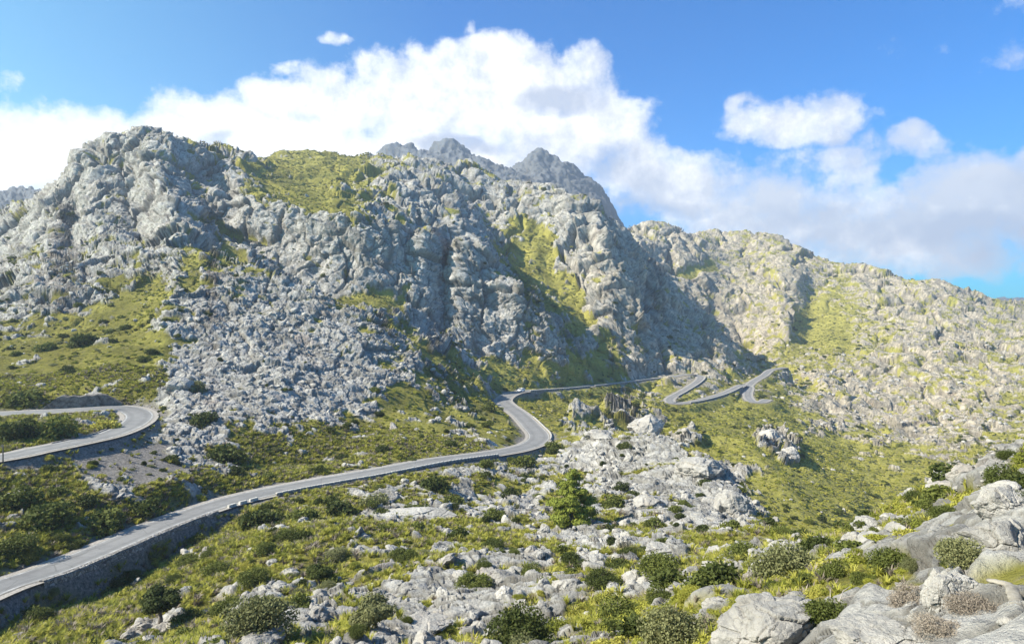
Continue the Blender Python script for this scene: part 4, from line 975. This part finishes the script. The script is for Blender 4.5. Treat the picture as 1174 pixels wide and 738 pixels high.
# ------------------------------------------------------------------ trees
def tree(x, y, wpx, hpx, mat_, lab, kind):
    k = ground(x, y); s_ = TY[k] / F; h = hpx * s_; w = wpx * s_
    r = bpy.data.objects.new(kind, None); col.objects.link(r); r.location = (TX[k], TY[k], TZ[k] - .15); r['label'] = lab; r['category'] = 'tree'
    mb = MB(); R_ = np.random.default_rng(int(x)); c, q = [], []
    if kind == 'pine_tree':
        mb.tube([(0, 0, 0), (.1, 0, h * .3), (-.05, .1, h * .6), (.05, 0, h * .9)], [.26, .2, .13, .05], 10)
        for i in range(38):
            t = .08 + .89 * (i / 37.); zz = t * h; rr = w * .52 * float(np.interp(t, [0, .12, .3, .5, .62, .8, 1.], [.5, .9, 1., .72, .5, .36, .08])) * (.55 + .6 * R_.random()) + .15; a = i * 2.4 + 1.6 * R_.random()
            e = np.array([math.cos(a) * rr * .75, math.sin(a) * rr * .75, zz + rr * .12]); mb.tube([(0, 0, zz - rr * .15), e * (.5, .5, 1) - (0, 0, rr * .08), e], [.07, .05, .02], 5)
            s1 = rr * .34 + .30; c.append(e); q.append((s1, s1, s1 * .42))
        V, Fc = leaves(c, q, 15000, .15, 5, hollow=.1, up=.4, long=2.4)
    else:
        mb.tube([(0, 0, 0), (.06, 0, h * .2), (-.05, .05, h * .42)], [.16 * w / 3, .12 * w / 3, .09 * w / 3], 8)
        for i in range(13):
            a = R_.random() * 6.28; d = w * .36 * math.sqrt(R_.random()); e = np.array([d * math.cos(a), d * math.sin(a), h * (.55 + .32 * R_.random()) * (1 - .2 * d / w)])
            mb.tube([(-.05, .05, h * .32), e * .6 + np.array([0, 0, h * .12]), e], [.07, .05, .02], 5); s1 = w * (.13 + .09 * R_.random()); c.append(e); q.append((s1, s1, s1 * .75))
        V, Fc = leaves(c, q, 5200, .09 * w / 3, int(x), hollow=.15, long=2.)
    add('trunk', mb.mesh('trunk', [M_BARK], True), r); add('crown', mesh_from('crown', V, Fc, [mat_]), r)
tree(657, 603, 50, 66, M_PINE, 'lone bright green pine among the rocks in the middle foreground', 'pine_tree')
tree(183, 716, 60, 46, M_DARK, 'small dark olive tree with a forked trunk near the bottom left', 'olive_tree')
tree(430, 726, 58, 44, M_OLIVE, 'small grey-green olive tree leaning over a pale rock at the bottom', 'olive_tree')
tree(365, 672, 36, 28, M_DARK, 'tiny sparse dark tree above the grey-green olive tree', 'olive_tree')
# ------------------------------------------------------------------ big rocks by hand: x, y of middle, width, height, depth ratio, turn
BIG = [(892, 722, 158, 66, .8, .3, 'largest pale rounded boulder at the bottom edge, right of the middle', 31), (1086, 668, 66, 56, .9, .8, 'rough pale upright boulder beside the dusky shrub at the lower right', 33), (1140, 612, 96, 54, .9, 1.9, 'smooth grey rock mass at the right edge below the dark bush', 34),
       (1010, 728, 120, 30, .8, .1, 'low pale grey slab at the bottom, right of the biggest boulder', 35), (1150, 572, 70, 34, .9, .5, 'grey rock shelf at the right edge above the smooth grey rock', 36), (1090, 560, 60, 20, .8, .2, 'weathered slab on the crest of the right-hand slope', 37),
       (990, 600, 44, 16, .8, .9, 'low slab at the lower end of the crest of the right-hand slope', 38), (838, 575, 52, 34, .9, .4, 'bulky overhanging rock at the edge of the ravine', 39), (805, 535, 60, 26, .9, .2, 'pale crest rock above the ravine', 40), (745, 575, 42, 24, .9, .9, 'squat pale rock right of the pine', 41),
       (736, 484, 44, 26, .8, .3, 'dark-faced crag on the green shoulder above the pale rock field', 51), (884, 500, 34, 20, .8, 1.3, 'broken crag on the green shoulder left of the grassy gully', 52), (908, 518, 22, 16, .9, .2, 'small crag low on the green shoulder left of the grassy gully', 53), (790, 500, 34, 14, .8, .6, 'low outcrop on the green shoulder behind the pale rock field', 54), (690, 498, 50, 16, .8, 2.2, 'upper left crest rock of the pale rock field', 55), (756, 628, 50, 18, .8, .3, 'long low rock right of the pine', 42), (205, 440, 34, 22, .9, .4, 'smooth pale block on top of the crag right of the hairpin', 43), (470, 590, 96, 13, .5, .1, 'long pale slab below the middle road', 44), (300, 735, 60, 20, .8, 1.1, 'pale fissured rock at the bottom edge below the wide grey-green shrub', 45), (480, 716, 80, 20, .8, .5, 'pale slab behind the grey-green olive tree', 46)]
for (x, y, w, h, dr, rz, lab, sd) in BIG:
    k = ground(x, min(y + h * .25, 733)); s_ = TY[k] / F
    me = rockmesh(300 + sd, 6 if w > 60 else 5, 1, dr, 1, .85, 9)
    o = place(me, 'boulder', k, w / 2 * s_, rz, lab, 'boulder'); o.scale = (w / 2 * s_, w / 2 * s_, h * .62 * s_); o.location[2] = TZ[k] + .02
for pts_, lab in ((((985, 737), (1010, 722), (1035, 712), (1055, 710), (1070, 718), (1080, 734)), 'curved pale stone edge arching round a dry bush at the bottom right'), (((1134, 668), (1148, 666), (1160, 674), (1166, 690), (1172, 700)), 'pale hooked stone edge at the right side of the near bank')):
    q = [ground(a, b) for a, b in pts_]; c = cr([(TX[i], TY[i], TZ[i] - .03) for i in q], .04); w = TY[q[0]] / F
    prof_ = np.sin(np.linspace(.25, np.pi - .25, len(c))); mb = MB(); o3 = c[len(c) // 2].copy()
    mb.tube([p - o3 + rng.normal(0, .006, 3) + (0, 0, .02) for p in c], [7 * w * (.45 + .55 * x) for x in prof_], 10)
    me = mb.mesh('stone_edge', [M_PALE], True); o = add('stone_edge', me, label=lab, category='stone edge'); o.location = o3; o.scale = (1, 1, .5)
# dead branch
k = ground(950, 708); mb = MB(); mb.tube([(0, 0, 0), (.15, 0, .18), (.38, .05, .34), (.7, .05, .42)], [.025, .02, .015, .006], 6); mb.tube([(.3, .03, .29), (.42, .1, .5), (.6, .1, .62)], [.014, .01, .004], 5); mb.tube([(.15, 0, .18), (.05, 0, .4), (.1, .1, .55)], [.014, .01, .004], 5)
o = add('dead_branch', mb.mesh('dead_branch', [simple('bleached_wood', (.42, .37, .32), .9)]), label='bleached bare branch sticking out of the green bush beside the biggest boulder', category='branch'); o.location = (TX[k], TY[k], TZ[k] + .1); o.scale = (.8,) * 3
# ------------------------------------------------------------------ air
m = bpy.data.materials.new('air'); m.use_nodes = True; nt = m.node_tree; nt.nodes.remove(nt.nodes['Principled BSDF'])
pv = nt.nodes.new('ShaderNodeVolumePrincipled'); pv.inputs['Color'].default_value = (.74, .84, 1., 1); pv.inputs['Density'].default_value = .00022; pv.inputs['Anisotropy'].default_value = .2
nt.links.new(pv.outputs[0], nt.nodes['Material Output'].inputs['Volume'])
mb = MB(); zlo = float(TZ.min()) - 3; zhi = float(TZ.max()) + 15
xm = float(np.abs(TX).max()) + 30; mb.box(0, 1600, (zlo + zhi) / 2, xm * 2, 3360, zhi - zlo)
add('haze', mb.mesh('haze', [m]), kind='stuff', label='thin blue mountain haze')
log('done')
